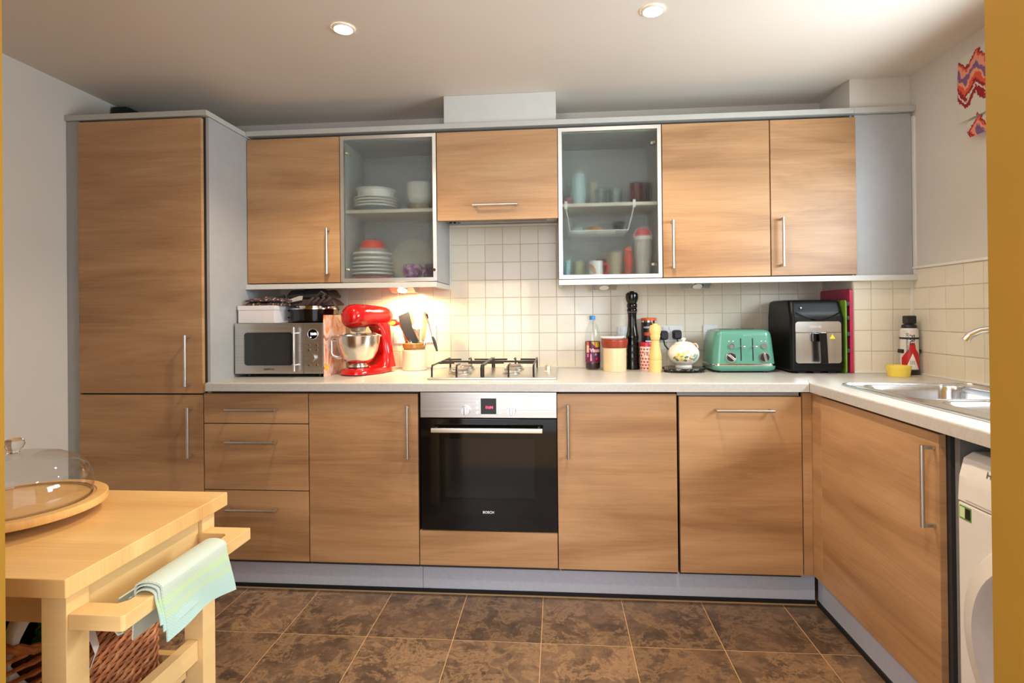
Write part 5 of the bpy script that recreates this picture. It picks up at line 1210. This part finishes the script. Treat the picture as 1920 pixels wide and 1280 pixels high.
# ------------------------------------------------------------------ inside the glass cupboards
ZS = 1.4535    # cupboard floor
def plate(c, z, r, label, group, h=0.014, m=None, cat='plate', name='plate'):
    t = obj(name, lathe(nb(), [(0, 0.0), (r * 0.60, 0.0), (r * 0.64, 0.003), (r * 0.97, h * 0.6), (r, h * 0.7), (r * 1.0, h + 0.003), (r * 0.98, h + 0.004), (r * 0.62, 0.007), (0, 0.006)], c, 40, z), m or CERAM, loc=(c[0], c[1], z))
    return tag(t, label, cat, group)
def bowl(c, z, r, h, label, group, m=None, name='bowl'):
    t = obj(name, lathe(nb(), [(0, 0), (r * 0.5, 0), (r * 0.52, 0.004), (r * 0.86, h * 0.45), (r * 0.99, h), (r * 0.97, h + 0.002), (r * 0.82, h * 0.48), (r * 0.45, 0.010), (0, 0.009)], c, 40, z), m or CERAM, loc=(c[0], c[1], z))
    return tag(t, label, 'bowl', group)
def stackup(first, n, dz, names, group):
    for k in range(1, n):
        o = first.copy(); COL.objects.link(o); o.location.z += dz * k; o['label'] = names[k]
ordn = ['lowest', 'second', 'third', 'fourth', 'fifth']
# left cupboard, bottom
c1 = (-0.690, -0.185)
t = obj('baking_dish', lathe(nb(), [(0, 0), (0.098, 0), (0.104, 0.004), (0.108, 0.024), (0.105, 0.024), (0.100, 0.006), (0, 0.005)], c1, 40, ZS), M('brown_dish', S(150, 78, 44), 0.4), loc=(*c1, ZS)); tag(t, 'shallow brown dish at the bottom of the big plate stack', 'dish')
nm = [f'{o} white dinner plate of the big stack under the red bowl' for o in ordn]
p = plate(c1, ZS + 0.0245, 0.112, nm[0], 'big white plates in the left glass cupboard', 0.013); stackup(p, 4, 0.0185, nm, '')
zz = ZS + 0.0245 + 4 * 0.0185
nm = [f'{o} white soup plate between the dinner plates and the red bowl' for o in ordn]
p = plate(c1, zz, 0.104, nm[0], 'white soup plates in the left glass cupboard', 0.022); stackup(p, 2, 0.026, nm, '')
zz += 2 * 0.026
tag(obj('plate', lathe(nb(), [(0, 0), (0.055, 0), (0.057, 0.003), (0.080, 0.014), (0.083, 0.018), (0.055, 0.007), (0, 0.006)], c1, 40, zz), CERAM, loc=(*c1, zz)), 'small white side plate right under the red bowl', 'plate')
zz += 0.0195
t = obj('bowl', lathe(nb(), [(0, 0.0), (0.066, 0.0), (0.068, 0.006), (0.056, 0.042), (0.050, 0.046), (0, 0.048)], c1, 40, zz), M('scarlet_glaze', S(226, 64, 38), 0.35), loc=(*c1, zz)); tag(t, 'upturned bright red bowl crowning the plate stack', 'bowl')
b = nb(); R = Matrix.Rotation(math.radians(78), 3, 'X')
lathe(b, [(0, 0), (0.085, 0), (0.09, 0.004), (0.118, 0.014), (0.121, 0.018), (0.09, 0.008), (0, 0.006)], (0, 0), 40)
for v in b.verts: v.co = R @ v.co + Vector((-0.505, -0.048, ZS + 0.1195))
tag(obj('platter', b, M('grey_stoneware_plate', S(206, 198, 180), 0.3), loc=(-0.505, -0.048, ZS)), 'large pale plate standing upright against the cupboard back', 'plate')
t = thing('patterned_mug', 'purple flowered mug lying beside the plate stack', 'mug', (-0.458, -0.205, ZS))
m, nt, p_ = newmat('purple_floral_glaze'); v = objcoord(nt); f = noise(nt, v, 34, 3)
nt.links.new(ramp(nt, f, [(0.3, S(110, 50, 110)), (0.5, S(148, 84, 150)), (0.58, S(222, 190, 206)), (0.66, S(170, 50, 70)), (0.8, S(206, 96, 60))]), p_.inputs['Base Color']); p_.inputs['Roughness'].default_value = 0.2
b = nb(); lathe(b, [(0, 0), (0.032, 0), (0.045, 0.018), (0.052, 0.045), (0.050, 0.075), (0.046, 0.082), (0.044, 0.078), (0.046, 0.045), (0.03, 0.010), (0, 0.008)], (-0.465, -0.205), 32, ZS); obj('body', b, m, t)
b = nb(); tube(b, [(-0.417, -0.215, ZS + 0.065), (-0.395, -0.225, ZS + 0.062), (-0.388, -0.228, ZS + 0.042), (-0.405, -0.220, ZS + 0.022), (-0.420, -0.213, ZS + 0.025)], 0.006, 10); obj('handle', b, m, t)
bowl((-0.375, -0.10), ZS, 0.052, 0.09, 'dark plum bowl in the back right corner of the plate cupboard', None, M('plum_glaze', S(84, 40, 66), 0.3))
# left cupboard, top
zs = 1.8185; c2 = (-0.668, -0.185)
t = obj('bowl', lathe(nb(), [(0, 0), (0.060, 0), (0.066, 0.004), (0.104, 0.019), (0.101, 0.020), (0.064, 0.007), (0, 0.006)], c2, 40, zs), M('pale_blue_glaze', S(176, 194, 206), 0.25), loc=(*c2, zs)); tag(t, 'pale blue shallow bowl under the small plate stack', 'bowl')
nm = [f'{o} white tea plate in the stack on the upper shelf' for o in ordn]
p = plate(c2, zs + 0.0205, 0.116, nm[0], 'tea plates on the upper left shelf', 0.010); stackup(p, 4, 0.0150, nm, '')
zz = zs + 0.0205 + 4 * 0.015
t = obj('serving_bowl', lathe(nb(), [(0, 0), (0.088, 0), (0.094, 0.004), (0.100, 0.034), (0.108, 0.040), (0.108, 0.043), (0.098, 0.042), (0.09, 0.008), (0, 0.007)], c2, 40, zz), CERAM, loc=(*c2, zz)); tag(t, 'wide white serving bowl on top of the tea plates', 'bowl')
c3 = (-0.430, -0.175)
t = obj('bowl', lathe(nb(), [(0, 0), (0.052, 0), (0.056, 0.004), (0.066, 0.035), (0.064, 0.036), (0.05, 0.008), (0, 0.007)], c3, 36, zs), M('olive_glaze', S(150, 134, 86), 0.35), loc=(*c3, zs)); tag(t, 'olive brown bowl at the bottom of the white bowl stack', 'bowl')
nm = [f'{o} white cereal bowl stacked on the olive bowl' for o in ordn]
p = bowl(c3, zs + 0.037, 0.072, 0.056, nm[0], 'white cereal bowls on the upper left shelf'); stackup(p, 3, 0.030, nm, '')
# right cupboard, top
zs = 1.8225
GLASS = thin_glass('drinking_glass', (0.90, 0.95, 0.94, 1), 0.10)
BLUEG = thin_glass('pale_blue_glass', (0.78, 0.90, 0.92, 1), 0.12)
def tumbler(c, z, r0, r1, h, label, m=GLASS, group=None, name='tumbler', cat='glass', bulge=0.0):
    b = nb(); lathe(b, [(0, 0.0), (r0, 0.0), (r0 * 0.6 + r1 * 0.4 + bulge, h * 0.4), (r1, h), (r1 - 0.002, h), (r0 * 0.6 + r1 * 0.4 + bulge - 0.002, h * 0.4), (r0 - 0.003, 0.008), (0, 0.008)], c, 32, z)
    return tag(obj(name, b, m, loc=(*c, z)), label, cat, group)
tumbler((0.420, -0.150), zs, 0.028, 0.034, 0.182, 'tall pale blue glass vase on the upper shelf', M('frosted_blue_glass', S(188, 208, 208), 0.2, vary=0.03), name='glass_vase', cat='vase', bulge=0.012)
tumbler((0.504, -0.080), zs, 0.018, 0.022, 0.150, 'slim tall glass behind the tumblers', M('frosted_cream_glass', S(210, 204, 186), 0.3))
tumbler((0.540, -0.170), zs, 0.030, 0.034, 0.098, 'left short tumbler beside the slim glass', GLASS, 'tumblers on the upper right shelf')
tumbler((0.615, -0.165), zs, 0.032, 0.038, 0.098, 'right short tumbler next to the dark red mugs', GLASS, 'tumblers on the upper right shelf')
MA = M('maroon_glaze', S(94, 34, 36), 0.3); MD = M('dark_brown_glaze', S(60, 34, 32), 0.3)
tumbler((0.718, -0.200), zs, 0.032, 0.034, 0.115, 'dark red beaker on the upper shelf, the left of two', MA, name='beaker', cat='beaker')
tumbler((0.765, -0.135), zs, 0.030, 0.032, 0.128, 'dark brown beaker behind the red one by the cupboard side', MD, name='beaker', cat='beaker')
tumbler((0.364, -0.205), zs, 0.020, 0.024, 0.045, 'small reddish pot in the left corner of the upper shelf', M('dusty_red_glaze', S(140, 80, 80), 0.4), name='pot', cat='pot')
# wire rack under the shelf
t = thing('under_shelf_rack', 'white wire rack hanging under the shelf of the glasses', 'rack', (0.52, -0.18, 1.683))
b = nb(); WR = M('white_wire', S(236, 240, 234), 0.35)
yf, yb = -0.290, -0.07
for y in (yf, -0.25, -0.215, -0.18, -0.145, -0.11, yb): tube(b, [(0.375, y, 1.685), (0.660, y, 1.685)], 0.0022 if y in (yf, yb) else 0.0015, 6)
for x, xt in ((0.372, 0.352), (0.662, 0.692)):
    for y in (yf, yb): tube(b, [(x, y, 1.685), (xt, y, 1.8235 if False else 1.803)], 0.0022, 6)
    tube(b, [(x, yf, 1.685), (x, yb, 1.685)], 0.0022, 6)
obj('wires', b, WR, t)
for xt in (0.352, 0.692):
    b = nb(); box(b, xt - 0.007, xt + 0.007, -0.303, -0.2975, 1.795, 1.8345, 0.001); box(b, xt - 0.007, xt + 0.007, -0.303, -0.20, 1.8235, 1.8275, 0.001); box(b, xt - 0.007, xt + 0.007, -0.303, -0.28, 1.797, 1.802, 0.001); obj('clip', b, WR, t)
bowl((0.628, -0.18), 1.688, 0.034, 0.050, 'charcoal cup sitting in the hanging wire rack', None, M('charcoal_glaze', S(58, 60, 66), 0.4), 'cup')
bowl((0.500, -0.17), 1.688, 0.040, 0.026, 'small tan dish in the middle of the wire rack', None, M('tan_glaze', S(196, 146, 86), 0.4))
bowl((0.415, -0.17), 1.688, 0.026, 0.028, 'pale green dish at the left end of the wire rack', None, M('pale_green_glaze', S(176, 206, 190), 0.3))
# right cupboard, bottom
t = thing('travel_cup', 'tall pale grey insulated cup with pink and white lid', 'cup', (0.752, -0.225, ZS))
c = (0.744, -0.225); b = nb(); lathe(b, [(0, 0), (0.034, 0), (0.036, 0.003), (0.038, 0.090), (0.042, 0.100), (0.044, 0.155), (0.044, 0.185)], c, 32, ZS); obj('body', b, M('pale_grey_enamel', S(198, 190, 184), 0.35), t)
b = nb(); lathe(b, [(0.044, 0.1855), (0.0465, 0.187), (0.0465, 0.202), (0.043, 0.205), (0, 0.205)], c, 32, ZS); obj('lid_rim', b, WHITEP, t)
b = nb(); lathe(b, [(0.040, 0.2055), (0.038, 0.225), (0.030, 0.240), (0, 0.243)], c, 28, ZS); obj('lid', b, M('pink_lid', S(222, 92, 108), 0.3), t)
b = nb(); tube(b, [(c[0] + 0.044 * math.cos(a), c[1], ZS + 0.205 + 0.046 * math.sin(a)) for a in [PI * k / 12 for k in range(13)]], 0.004, 8); obj('carry_loop', b, M('pale_pink_loop', S(230, 190, 190), 0.4), t)
t = thing('mug', 'white mug with a red rainbow and red handle on the cupboard floor', 'mug', (0.510, -0.220, ZS))
c = (0.503, -0.235); b = nb(); lathe(b, [(0, 0), (0.031, 0), (0.034, 0.003), (0.036, 0.080), (0.0345, 0.081), (0.032, 0.008), (0, 0.006)], c, 32, ZS); bd = obj('body', b, CERAM, t)
b = nb(); tube(b, [(c[0] + 0.034, c[1] - 0.008, ZS + 0.066), (c[0] + 0.056, c[1] - 0.012, ZS + 0.064), (c[0] + 0.064, c[1] - 0.013, ZS + 0.042), (c[0] + 0.054, c[1] - 0.012, ZS + 0.020), (c[0] + 0.034, c[1] - 0.008, ZS + 0.016)], 0.006, 10); obj('handle', b, M('red_handle_glaze', S(210, 50, 56), 0.3), t)
for q, col in ((0.030, S(214, 96, 60)), (0.024, S(230, 170, 100)), (0.018, S(150, 170, 190))):
    b = nb()
    for k in range(10):
        a, a2 = PI * 0.5 * k / 10, PI * 0.5 * (k + 1) / 10; f_ = lambda r, an: (-0.030 + r * math.cos(an), ZS + 0.014 + 1.4 * r * math.sin(an))
        wrap(b, [f_(q, a), f_(q + 0.005, a), f_(q + 0.005, a2), f_(q, a2)], lambda z: 0.0356, c, -100, 0.0008)
    obj('rainbow_band', b, M('mug_band_%d' % int(q * 1000), col, 0.4), bd, smooth=0)
m, nt, p_ = newmat('red_orange_speckle'); v = objcoord(nt); f = noise(nt, v, 60, 3)
nt.links.new(ramp(nt, f, [(0.35, S(190, 40, 44)), (0.5, S(226, 90, 66)), (0.6, S(60, 50, 60)), (0.7, S(230, 150, 120))]), p_.inputs['Base Color'])
t = thing('water_bottle', 'slim red patterned bottle left of the pale grey cup', 'bottle', (0.672, -0.215, ZS))
b = nb(); lathe(b, [(0, 0), (0.019, 0), (0.020, 0.003), (0.020, 0.118), (0.014, 0.128)], (0.672, -0.215), 24, ZS); obj('body', b, m, t)
b = nb(); lathe(b, [(0.0145, 0.1285), (0.0165, 0.130), (0.0165, 0.146), (0.010, 0.152), (0, 0.152)], (0.672, -0.215), 24, ZS); obj('cap', b, M('salmon_cap', S(226, 100, 84), 0.4), t)
tumbler((0.607, -0.165), ZS, 0.040, 0.046, 0.130, 'large empty beer glass behind the white mug', M('frosted_tan_glass', S(176, 160, 134), 0.3), name='beer_glass')
tumbler((0.362, -0.235), ZS, 0.017, 0.0185, 0.078, 'small pale blue glass in the left front corner', BLUEG, name='shot_glass')
tumbler((0.356, -0.165), ZS, 0.018, 0.021, 0.098, 'clear narrow glass behind the pale blue one', M('frosted_blue_glass', S(188, 208, 208), 0.2, vary=0.03))
tumbler((0.420, -0.190), ZS, 0.026, 0.030, 0.082, 'greenish glass between the blue glass and the mug', M('frosted_green_glass', S(176, 176, 140), 0.3))
tumbler((0.545, -0.085), ZS, 0.030, 0.034, 0.105, 'reddish beaker at the back behind the mug', M('dusty_red_glaze', S(140, 80, 80), 0.4), name='beaker', cat='beaker')

# ------------------------------------------------------------------ kitchen trolley in the foreground
def build_trolley():
    t = thing('kitchen_trolley', 'lacquered birch kitchen trolley with a side rail, in the left foreground', 'trolley', (-0.93, -2.05, 0.0))
    x0, x1, y0, y1, zt = -1.40, -0.489, -2.266, -1.830, 0.850
    obj('tabletop', box(nb(), x0, x1, y0, y1, zt - 0.032, zt, 0.003), BIRCHTOP, t)
    for lx in (-1.382, -0.548):
        for ly in (-2.250, -1.905):
            obj('leg', box(nb(), lx, lx + 0.045, ly, ly + 0.045, 0.0, zt - 0.0325, 0.002), BIRCH, t)
    obj('apron', box(nb(), -0.535, -0.512, -2.204, -1.906, zt - 0.115, zt - 0.0325), BIRCH, t)
    obj('apron', box(nb(), -1.374, -1.352, -2.204, -1.906, zt - 0.115, zt - 0.0325), BIRCH, t)
    obj('apron', box(nb(), -1.336, -0.549, -2.190, -2.172, zt - 0.115, zt - 0.0325), BIRCH, t)
    obj('apron', box(nb(), -1.336, -0.549, -1.885, -1.867, zt - 0.115, zt - 0.0325), BIRCH, t)
    r = nb(); z0, z1 = 0.758, 0.784
    out = [(-0.5025, -2.247), (-0.430, -2.247)] + [(-0.412 + 0.006 * math.cos(a) - 0.0, -2.241 + 0.006 * math.sin(a)) for a in (math.radians(-80), math.radians(-30), 0)] + [(-0.406, -1.876), (-0.5025, -1.876), (-0.5025, -1.912)] + [(-0.447, -1.912), (-0.438, -1.922), (-0.438, -2.196), (-0.449, -2.208), (-0.5025, -2.208)]
    prism(r, out, 'z', z0, z1, 0.0025); obj('towel_rail', r, BIRCH, t)
    obj('shelf_rail', box(nb(), -0.538, -0.515, -2.204, -1.906, 0.495, 0.540), BIRCH, t)
    obj('shelf_rail', box(nb(), -1.371, -1.348, -2.204, -1.906, 0.495, 0.540), BIRCH, t)
    obj('shelf_rail', box(nb(), -1.336, -0.549, -1.886, -1.868, 0.455, 0.490), BIRCH, t)
    obj('shelf_rail', box(nb(), -1.336, -0.549, -2.226, -2.207, 0.430, 0.470), BIRCH, t)
    y = -2.202
    while y < -1.89:
        obj('shelf_slat', box(nb(), -1.347, -0.5385, y, min(y + 0.040, -1.889), 0.458, 0.472, 0.001, 1), BIRCH, t); y += 0.050
build_trolley()
def build_stand():
    c = (-0.830, -2.030)
    t = thing('cake_stand', 'round wooden cake board on a low foot on the trolley top', 'cake stand', (*c, 0.850))
    b = nb(); lathe(b, [(0, 0.019), (0.150, 0.019), (0.158, 0.022), (0.160, 0.028), (0.159, 0.036), (0.156, 0.038), (0.1385, 0.038), (0.1365, 0.0355), (0, 0.0355)], c, 64, 0.850); obj('board', b, wood('cake_board_wood', S(194, 140, 76), S(220, 168, 98), S(232, 190, 124), sx=1.2, sz=30, rough=0.28, swap='xy', fine=0.35), t)
    b = nb(); lathe(b, [(0, 0), (0.070, 0), (0.072, 0.004), (0.055, 0.0185), (0, 0.0185)], c, 40, 0.850); obj('foot', b, BIRCH, t)
    z0 = 0.886
    t = thing('glass_dome', 'clear glass cake dome with a glass knob on the round board', 'dome', (*c, z0))
    prof = [(0.130, 0.000), (0.133, 0.010), (0.1345, 0.025), (0.132, 0.045), (0.124, 0.064), (0.108, 0.080), (0.085, 0.092), (0.055, 0.0995), (0.020, 0.103), (0.0, 0.1035)]
    b = nb(); lathe(b, prof, c, 64, z0); obj('dome', b, thin_glass('dome_glass', (0.93, 0.93, 0.925, 1), 0.09), t)
    b = nb(); lathe(b, [(0.128, 0.0), (0.132, 0.0), (0.1325, 0.004), (0.129, 0.004)], c, 64, z0); obj('rim', b, thin_glass('rim_glass', (0.70, 0.66, 0.60, 1), 0.2), t)
    m, nt, p = newmat('solid_glass'); p.inputs['Transmission Weight'].default_value = 1.0; p.inputs['Roughness'].default_value = 0.0; p.inputs['IOR'].default_value = 1.48
    v = objcoord(nt); nt.links.new(ramp(nt, noise(nt, v, 8, 2), [(0.3, (0.97, 0.98, 0.97, 1)), (0.7, (1, 1, 1, 1))]), p.inputs['Base Color'])
    b = nb(); lathe(b, [(0, 0.1037), (0.011, 0.1037), (0.009, 0.108), (0.015, 0.113), (0.0185, 0.121), (0.017, 0.129), (0.010, 0.134), (0, 0.135)], c, 32, z0); obj('knob', b, m, t)
build_stand()
def towel_mat():
    m, nt, p = newmat('mint_waffle_towel'); L = nt.links
    tc = N(nt, 'ShaderNodeTexCoord'); uv = tc.outputs['UV']; sp = N(nt, 'ShaderNodeSeparateXYZ'); L.new(uv, sp.inputs[0])
    c = ramp(nt, sp.outputs[1], [(0.0, S(170, 204, 198)), (0.16, S(172, 204, 196)), (0.20, S(184, 208, 166)), (0.26, S(176, 204, 190)), (0.31, S(188, 214, 160)), (0.37, S(190, 206, 190)), (0.42, S(194, 208, 194)), (1.0, S(200, 208, 194))])
    w1 = N(nt, 'ShaderNodeTexChecker'); w1.inputs['Scale'].default_value = 70; L.new(uv, w1.inputs['Vector'])
    c = mixc(nt, 0.10, c, mixc(nt, w1.outputs['Fac'], S(150, 176, 176), S(236, 240, 226)))
    L.new(c, p.inputs['Base Color']); p.inputs['Roughness'].default_value = 0.95; c = mixc(nt, 1.0, c, (0.86, 0.84, 0.82, 1), 'MULTIPLY'); L.new(c, p.inputs['Base Color']); bump(nt, p, w1.outputs['Fac'], 0.4, 0.002); return m
def build_towel():
    t = thing('tea_towel', 'pale mint waffle tea towel hanging over the trolley rail', 'towel', (-0.42, -2.08, 0.785))
    TM = towel_mat(); rng = random.Random(4)
    def cloth(name, path_fn, y0, y1, th, n=26):
        b = nb(); uvl = b.loops.layers.uv.new('UVMap'); G = []
        for i in range(n + 1):
            u = i / n; y = y0 + (y1 - y0) * u; path = path_fn(u); G.append([(b.verts.new((p[0], y + (p[2] if len(p) > 2 else 0), p[1])), u, j / (len(path) - 1)) for j, p in enumerate(path)])
        for a, c in zip(G, G[1:]):
            for j in range(len(a) - 1):
                q = (a[j], a[j + 1], c[j + 1], c[j]); f = b.faces.new([w[0] for w in q])
                for l, w in zip(f.loops, q): l[uvl].uv = (w[1], w[2])
        bmesh.ops.recalc_face_normals(b, faces=b.faces[:]); bmesh.ops.solidify(b, geom=b.faces[:], thickness=th)
        return obj(name, b, TM, t, smooth=70)
    def over(out, top, d_out, d_in, inner):
        def fn(u):
            wob = 0.006 * math.sin(u * 9 + d_out * 40) ; lo = d_out(u) if callable(d_out) else d_out; P = []
            for k in range(10): s = k / 9; P.append((out + 0.016 * (1 - s) * (0.4 + u * 0.2) + 0.004 * math.sin(6 * u + 3 * s) * (1 - s), lo + (top - 0.010 - lo) * s))
            for k in range(1, 8):
                a = PI * k / 8; cx = (out + inner) / 2; P.append((cx + (out - inner) / 2 * math.cos(a), top - 0.010 + 0.014 * math.sin(a)))
            for k in range(8): s = k / 7; P.append((inner - 0.010 * s * (1 if u < .5 else .4), top - 0.010 - (d_in) * s))
            return P
        return fn
    cloth('outer_layer', lambda u: over(-0.395, 0.802, 0.705 + 0.010 * math.sin(u * 5), 0.060, -0.448)(u) if False else [(p[0], p[1]) for p in over(-0.396, 0.803, 0.0, 0.0, -0.447)(0)] if False else towel_path(u, -0.3955, 0.8045, 0.698 + 0.012 * math.sin(3.0 * u + 0.4), 0.062, -0.4485), -2.172, -1.985, 0.0035)
    cloth('middle_layer', lambda u: towel_path(u, -0.3995, 0.8000, 0.722 + 0.006 * math.sin(5 * u), 0.070, -0.4445), -2.176, -1.992, 0.0025)
    cloth('inner_layer', lambda u: towel_path(u, -0.4022, 0.7945, 0.735, 0.078, -0.4415), -2.180, -1.995, 0.0025)
    b = nb(); pts = []
    # the folded inner end, hanging behind the rail and seen end-on as a loop
    cloth('inner_fold', lambda u: [(-0.4485 + 0.0, 0.778), (-0.452, 0.755), (-0.456, 0.732), (-0.462, 0.716), (-0.472, 0.712), (-0.479, 0.720), (-0.480, 0.738), (-0.478, 0.758), (-0.470, 0.778)], -2.182, -2.02, 0.003)
def towel_path(u, out, top, lo, d_in, inner):
    P = []
    for k in range(12): s = k / 11; P.append((out + 0.014 * (1 - s) ** 1.3 + 0.005 * math.sin(7 * u + 2.5 * s) * (1 - s), lo + (top - 0.012 - lo) * s, -0.012 * (1 - s) * (1 if u < 0.5 else 1.0) * (0.5 - u)))
    for k in range(1, 8):
        a = PI * k / 8; cx = (out + inner) / 2; P.append((cx + (out - inner) / 2 * math.cos(a), top - 0.012 + 0.012 * math.sin(a), 0))
    for k in range(8): s = k / 7; P.append((inner - 0.006 * s, top - 0.012 - d_in * s, 0))
    return P
build_towel()
def build_basket():
    x0, x1, y0, y1, z0, z1 = -1.10, -0.600, -2.195, -1.895, 0.4725, 0.692
    t = thing('wicker_basket', 'brown wicker basket on the lower shelf of the trolley', 'basket', (-0.85, -2.045, z0))
    m, nt, p = newmat('brown_willow'); v = objcoord(nt); f = noise(nt, v, 26, 3)
    nt.links.new(ramp(nt, f, [(0.3, S(132, 74, 40)), (0.5, S(176, 106, 62)), (0.7, S(204, 140, 92))]), p.inputs['Base Color']); p.inputs['Roughness'].default_value = 0.5
    liner = nb(); box(liner, x0 + 0.012, x1 - 0.012, y0 + 0.012, y1 - 0.012, z0, z0 + 0.008); 
    for q in ((x0 + 0.012, x0 + 0.016, y0 + 0.012, y1 - 0.012), (x1 - 0.016, x1 - 0.012, y0 + 0.012, y1 - 0.012), (x0 + 0.016, x1 - 0.016, y0 + 0.012, y0 + 0.016), (x0 + 0.016, x1 - 0.016, y1 - 0.016, y1 - 0.012)): box(liner, *q, z0, z1 - 0.006)
    obj('lining', liner, M('dark_wicker_gaps', S(66, 36, 22), 0.8), t)
    b = nb(); loop = rrect(x0 + 0.006, x1 - 0.006, y0 + 0.006, y1 - 0.006, 0.035, 4); P = [Vector((p_[0], p_[1], 0)) for p_ in loop]
    L_ = [0.0]
    for i in range(len(P)): L_.append(L_[-1] + (P[(i + 1) % len(P)] - P[i]).length)
    tot = L_[-1]
    def at(s):
        s %= tot
        for i in range(len(P)):
            if L_[i] <= s <= L_[i + 1]:
                a, c = P[i], P[(i + 1) % len(P)]; f_ = (s - L_[i]) / max(1e-9, L_[i + 1] - L_[i]); d = (c - a).normalized(); return a + (c - a) * f_, Vector((d.y, -d.x, 0))
    ns = int(tot / 0.021); st = tot / ns; rows = 21
    rng = random.Random(2)
    for r in range(rows):
        zc = z0 + 0.006 + (z1 - z0 - 0.028) * r / (rows - 1)
        for k in range(ns):
            if (k + r) % 2: continue
            pts = []
            for j, o_ in enumerate((-0.004, 0.006, 0.0085, 0.006, -0.004)):
                c_, n_ = at((k + 0.5 * j) * st + rng.uniform(-.001, .001)); pts.append(c_ + n_ * o_ + Vector((0, 0, zc + 0.0045 * j - 0.004)))
            pts = [Vector((p_.x, p_.y, max(z0 + 0.004, min(p_.z, z1 - 0.008)))) for p_ in pts]
            tube(b, pts, rng.uniform(0.0036, 0.0044), 5)
    wv = obj('weave', b, m, t); wv['kind'] = 'stuff'
    b = nb()
    for k in range(2):
        tube(b, [at(s * st)[0] + at(s * st)[1] * (0.004 + 0.004 * math.sin(s * 2.2 + k * PI)) + Vector((0, 0, z1 - 0.005 + 0.004 * math.cos(s * 2.2 + k * PI))) for s in range(ns)], 0.0065, 7, True)
    obj('rim', b, m, t)
    # carrier bag with green packets
    t = thing('carrier_bag', 'white plastic bag with dark green packets sitting in the wicker basket', 'bag', (-0.68, -2.10, z0 + 0.009))
    PL = M('white_plastic_film', S(226, 230, 236), 0.35, vary=0.04)
    b = nb()
    def sheet3(rows_):
        G = [[b.verts.new(p_) for p_ in r_] for r_ in rows_]
        for a, c in zip(G, G[1:]):
            for i in range(len(a) - 1): b.faces.new((a[i], a[i + 1], c[i + 1], c[i]))
    sheet3([[(-0.705, -2.185, 0.50), (-0.66, -2.190, 0.50), (-0.62, -2.18, 0.50)], [(-0.715, -2.180, 0.60), (-0.665, -2.192, 0.60), (-0.618, -2.18, 0.60)], [(-0.705, -2.170, 0.68), (-0.672, -2.190, 0.66), (-0.668, -2.190, 0.655)], [(-0.690, -2.155, 0.742), (-0.660, -2.180, 0.735), (-0.640, -2.183, 0.728)], [(-0.665, -2.140, 0.755), (-0.640, -2.165, 0.758), (-0.612, -2.172, 0.752)]])
    sheet3([[(-0.612, -2.172, 0.752), (-0.640, -2.165, 0.758), (-0.665, -2.140, 0.755)], [(-0.602, -2.12, 0.742), (-0.64, -2.10, 0.752), (-0.68, -2.10, 0.745)], [(-0.612, -2.06, 0.720), (-0.65, -2.03, 0.725), (-0.69, -2.05, 0.715)], [(-0.625, -2.00, 0.66), (-0.66, -1.98, 0.66), (-0.70, -1.99, 0.65)]])
    sheet3([[(-0.612, -2.172, 0.752), (-0.604, -2.165, 0.730), (-0.610, -2.160, 0.690), (-0.615, -2.16, 0.62)], [(-0.600, -2.11, 0.742), (-0.598, -2.10, 0.715), (-0.612, -2.10, 0.69), (-0.616, -2.10, 0.62)], [(-0.610, -2.06, 0.720), (-0.612, -2.05, 0.70), (-0.616, -2.05, 0.68), (-0.618, -2.05, 0.62)]])
    bmesh.ops.remove_doubles(b, verts=b.verts[:], dist=1e-4); bmesh.ops.subdivide_edges(b, edges=b.edges[:], cuts=2, use_grid_fill=True, smooth=0.6); bmesh.ops.solidify(b, geom=b.faces[:], thickness=0.0012); obj('film', b, PL, t, smooth=80)
    b = nb(); GP = M('dark_green_packet', S(44, 112, 58), 0.15, vary=0.4, scale=40)
    for k in range(5):
        box(b, -0.668 + 0.004 * k, -0.622, -2.160 + 0.002 * k, -2.08, 0.652 + 0.017 * k, 0.667 + 0.017 * k, 0.006)
    obj('packet', b, GP, t)
    b = nb(); tube(b, [(-0.602, -2.135, 0.700), (-0.586, -2.130, 0.694), (-0.577, -2.118, 0.672), (-0.577, -2.108, 0.640), (-0.582, -2.118, 0.612), (-0.584, -2.128, 0.606)], 0.016, 8, flat=0.10); obj('handle', b, PL, t)
build_basket()
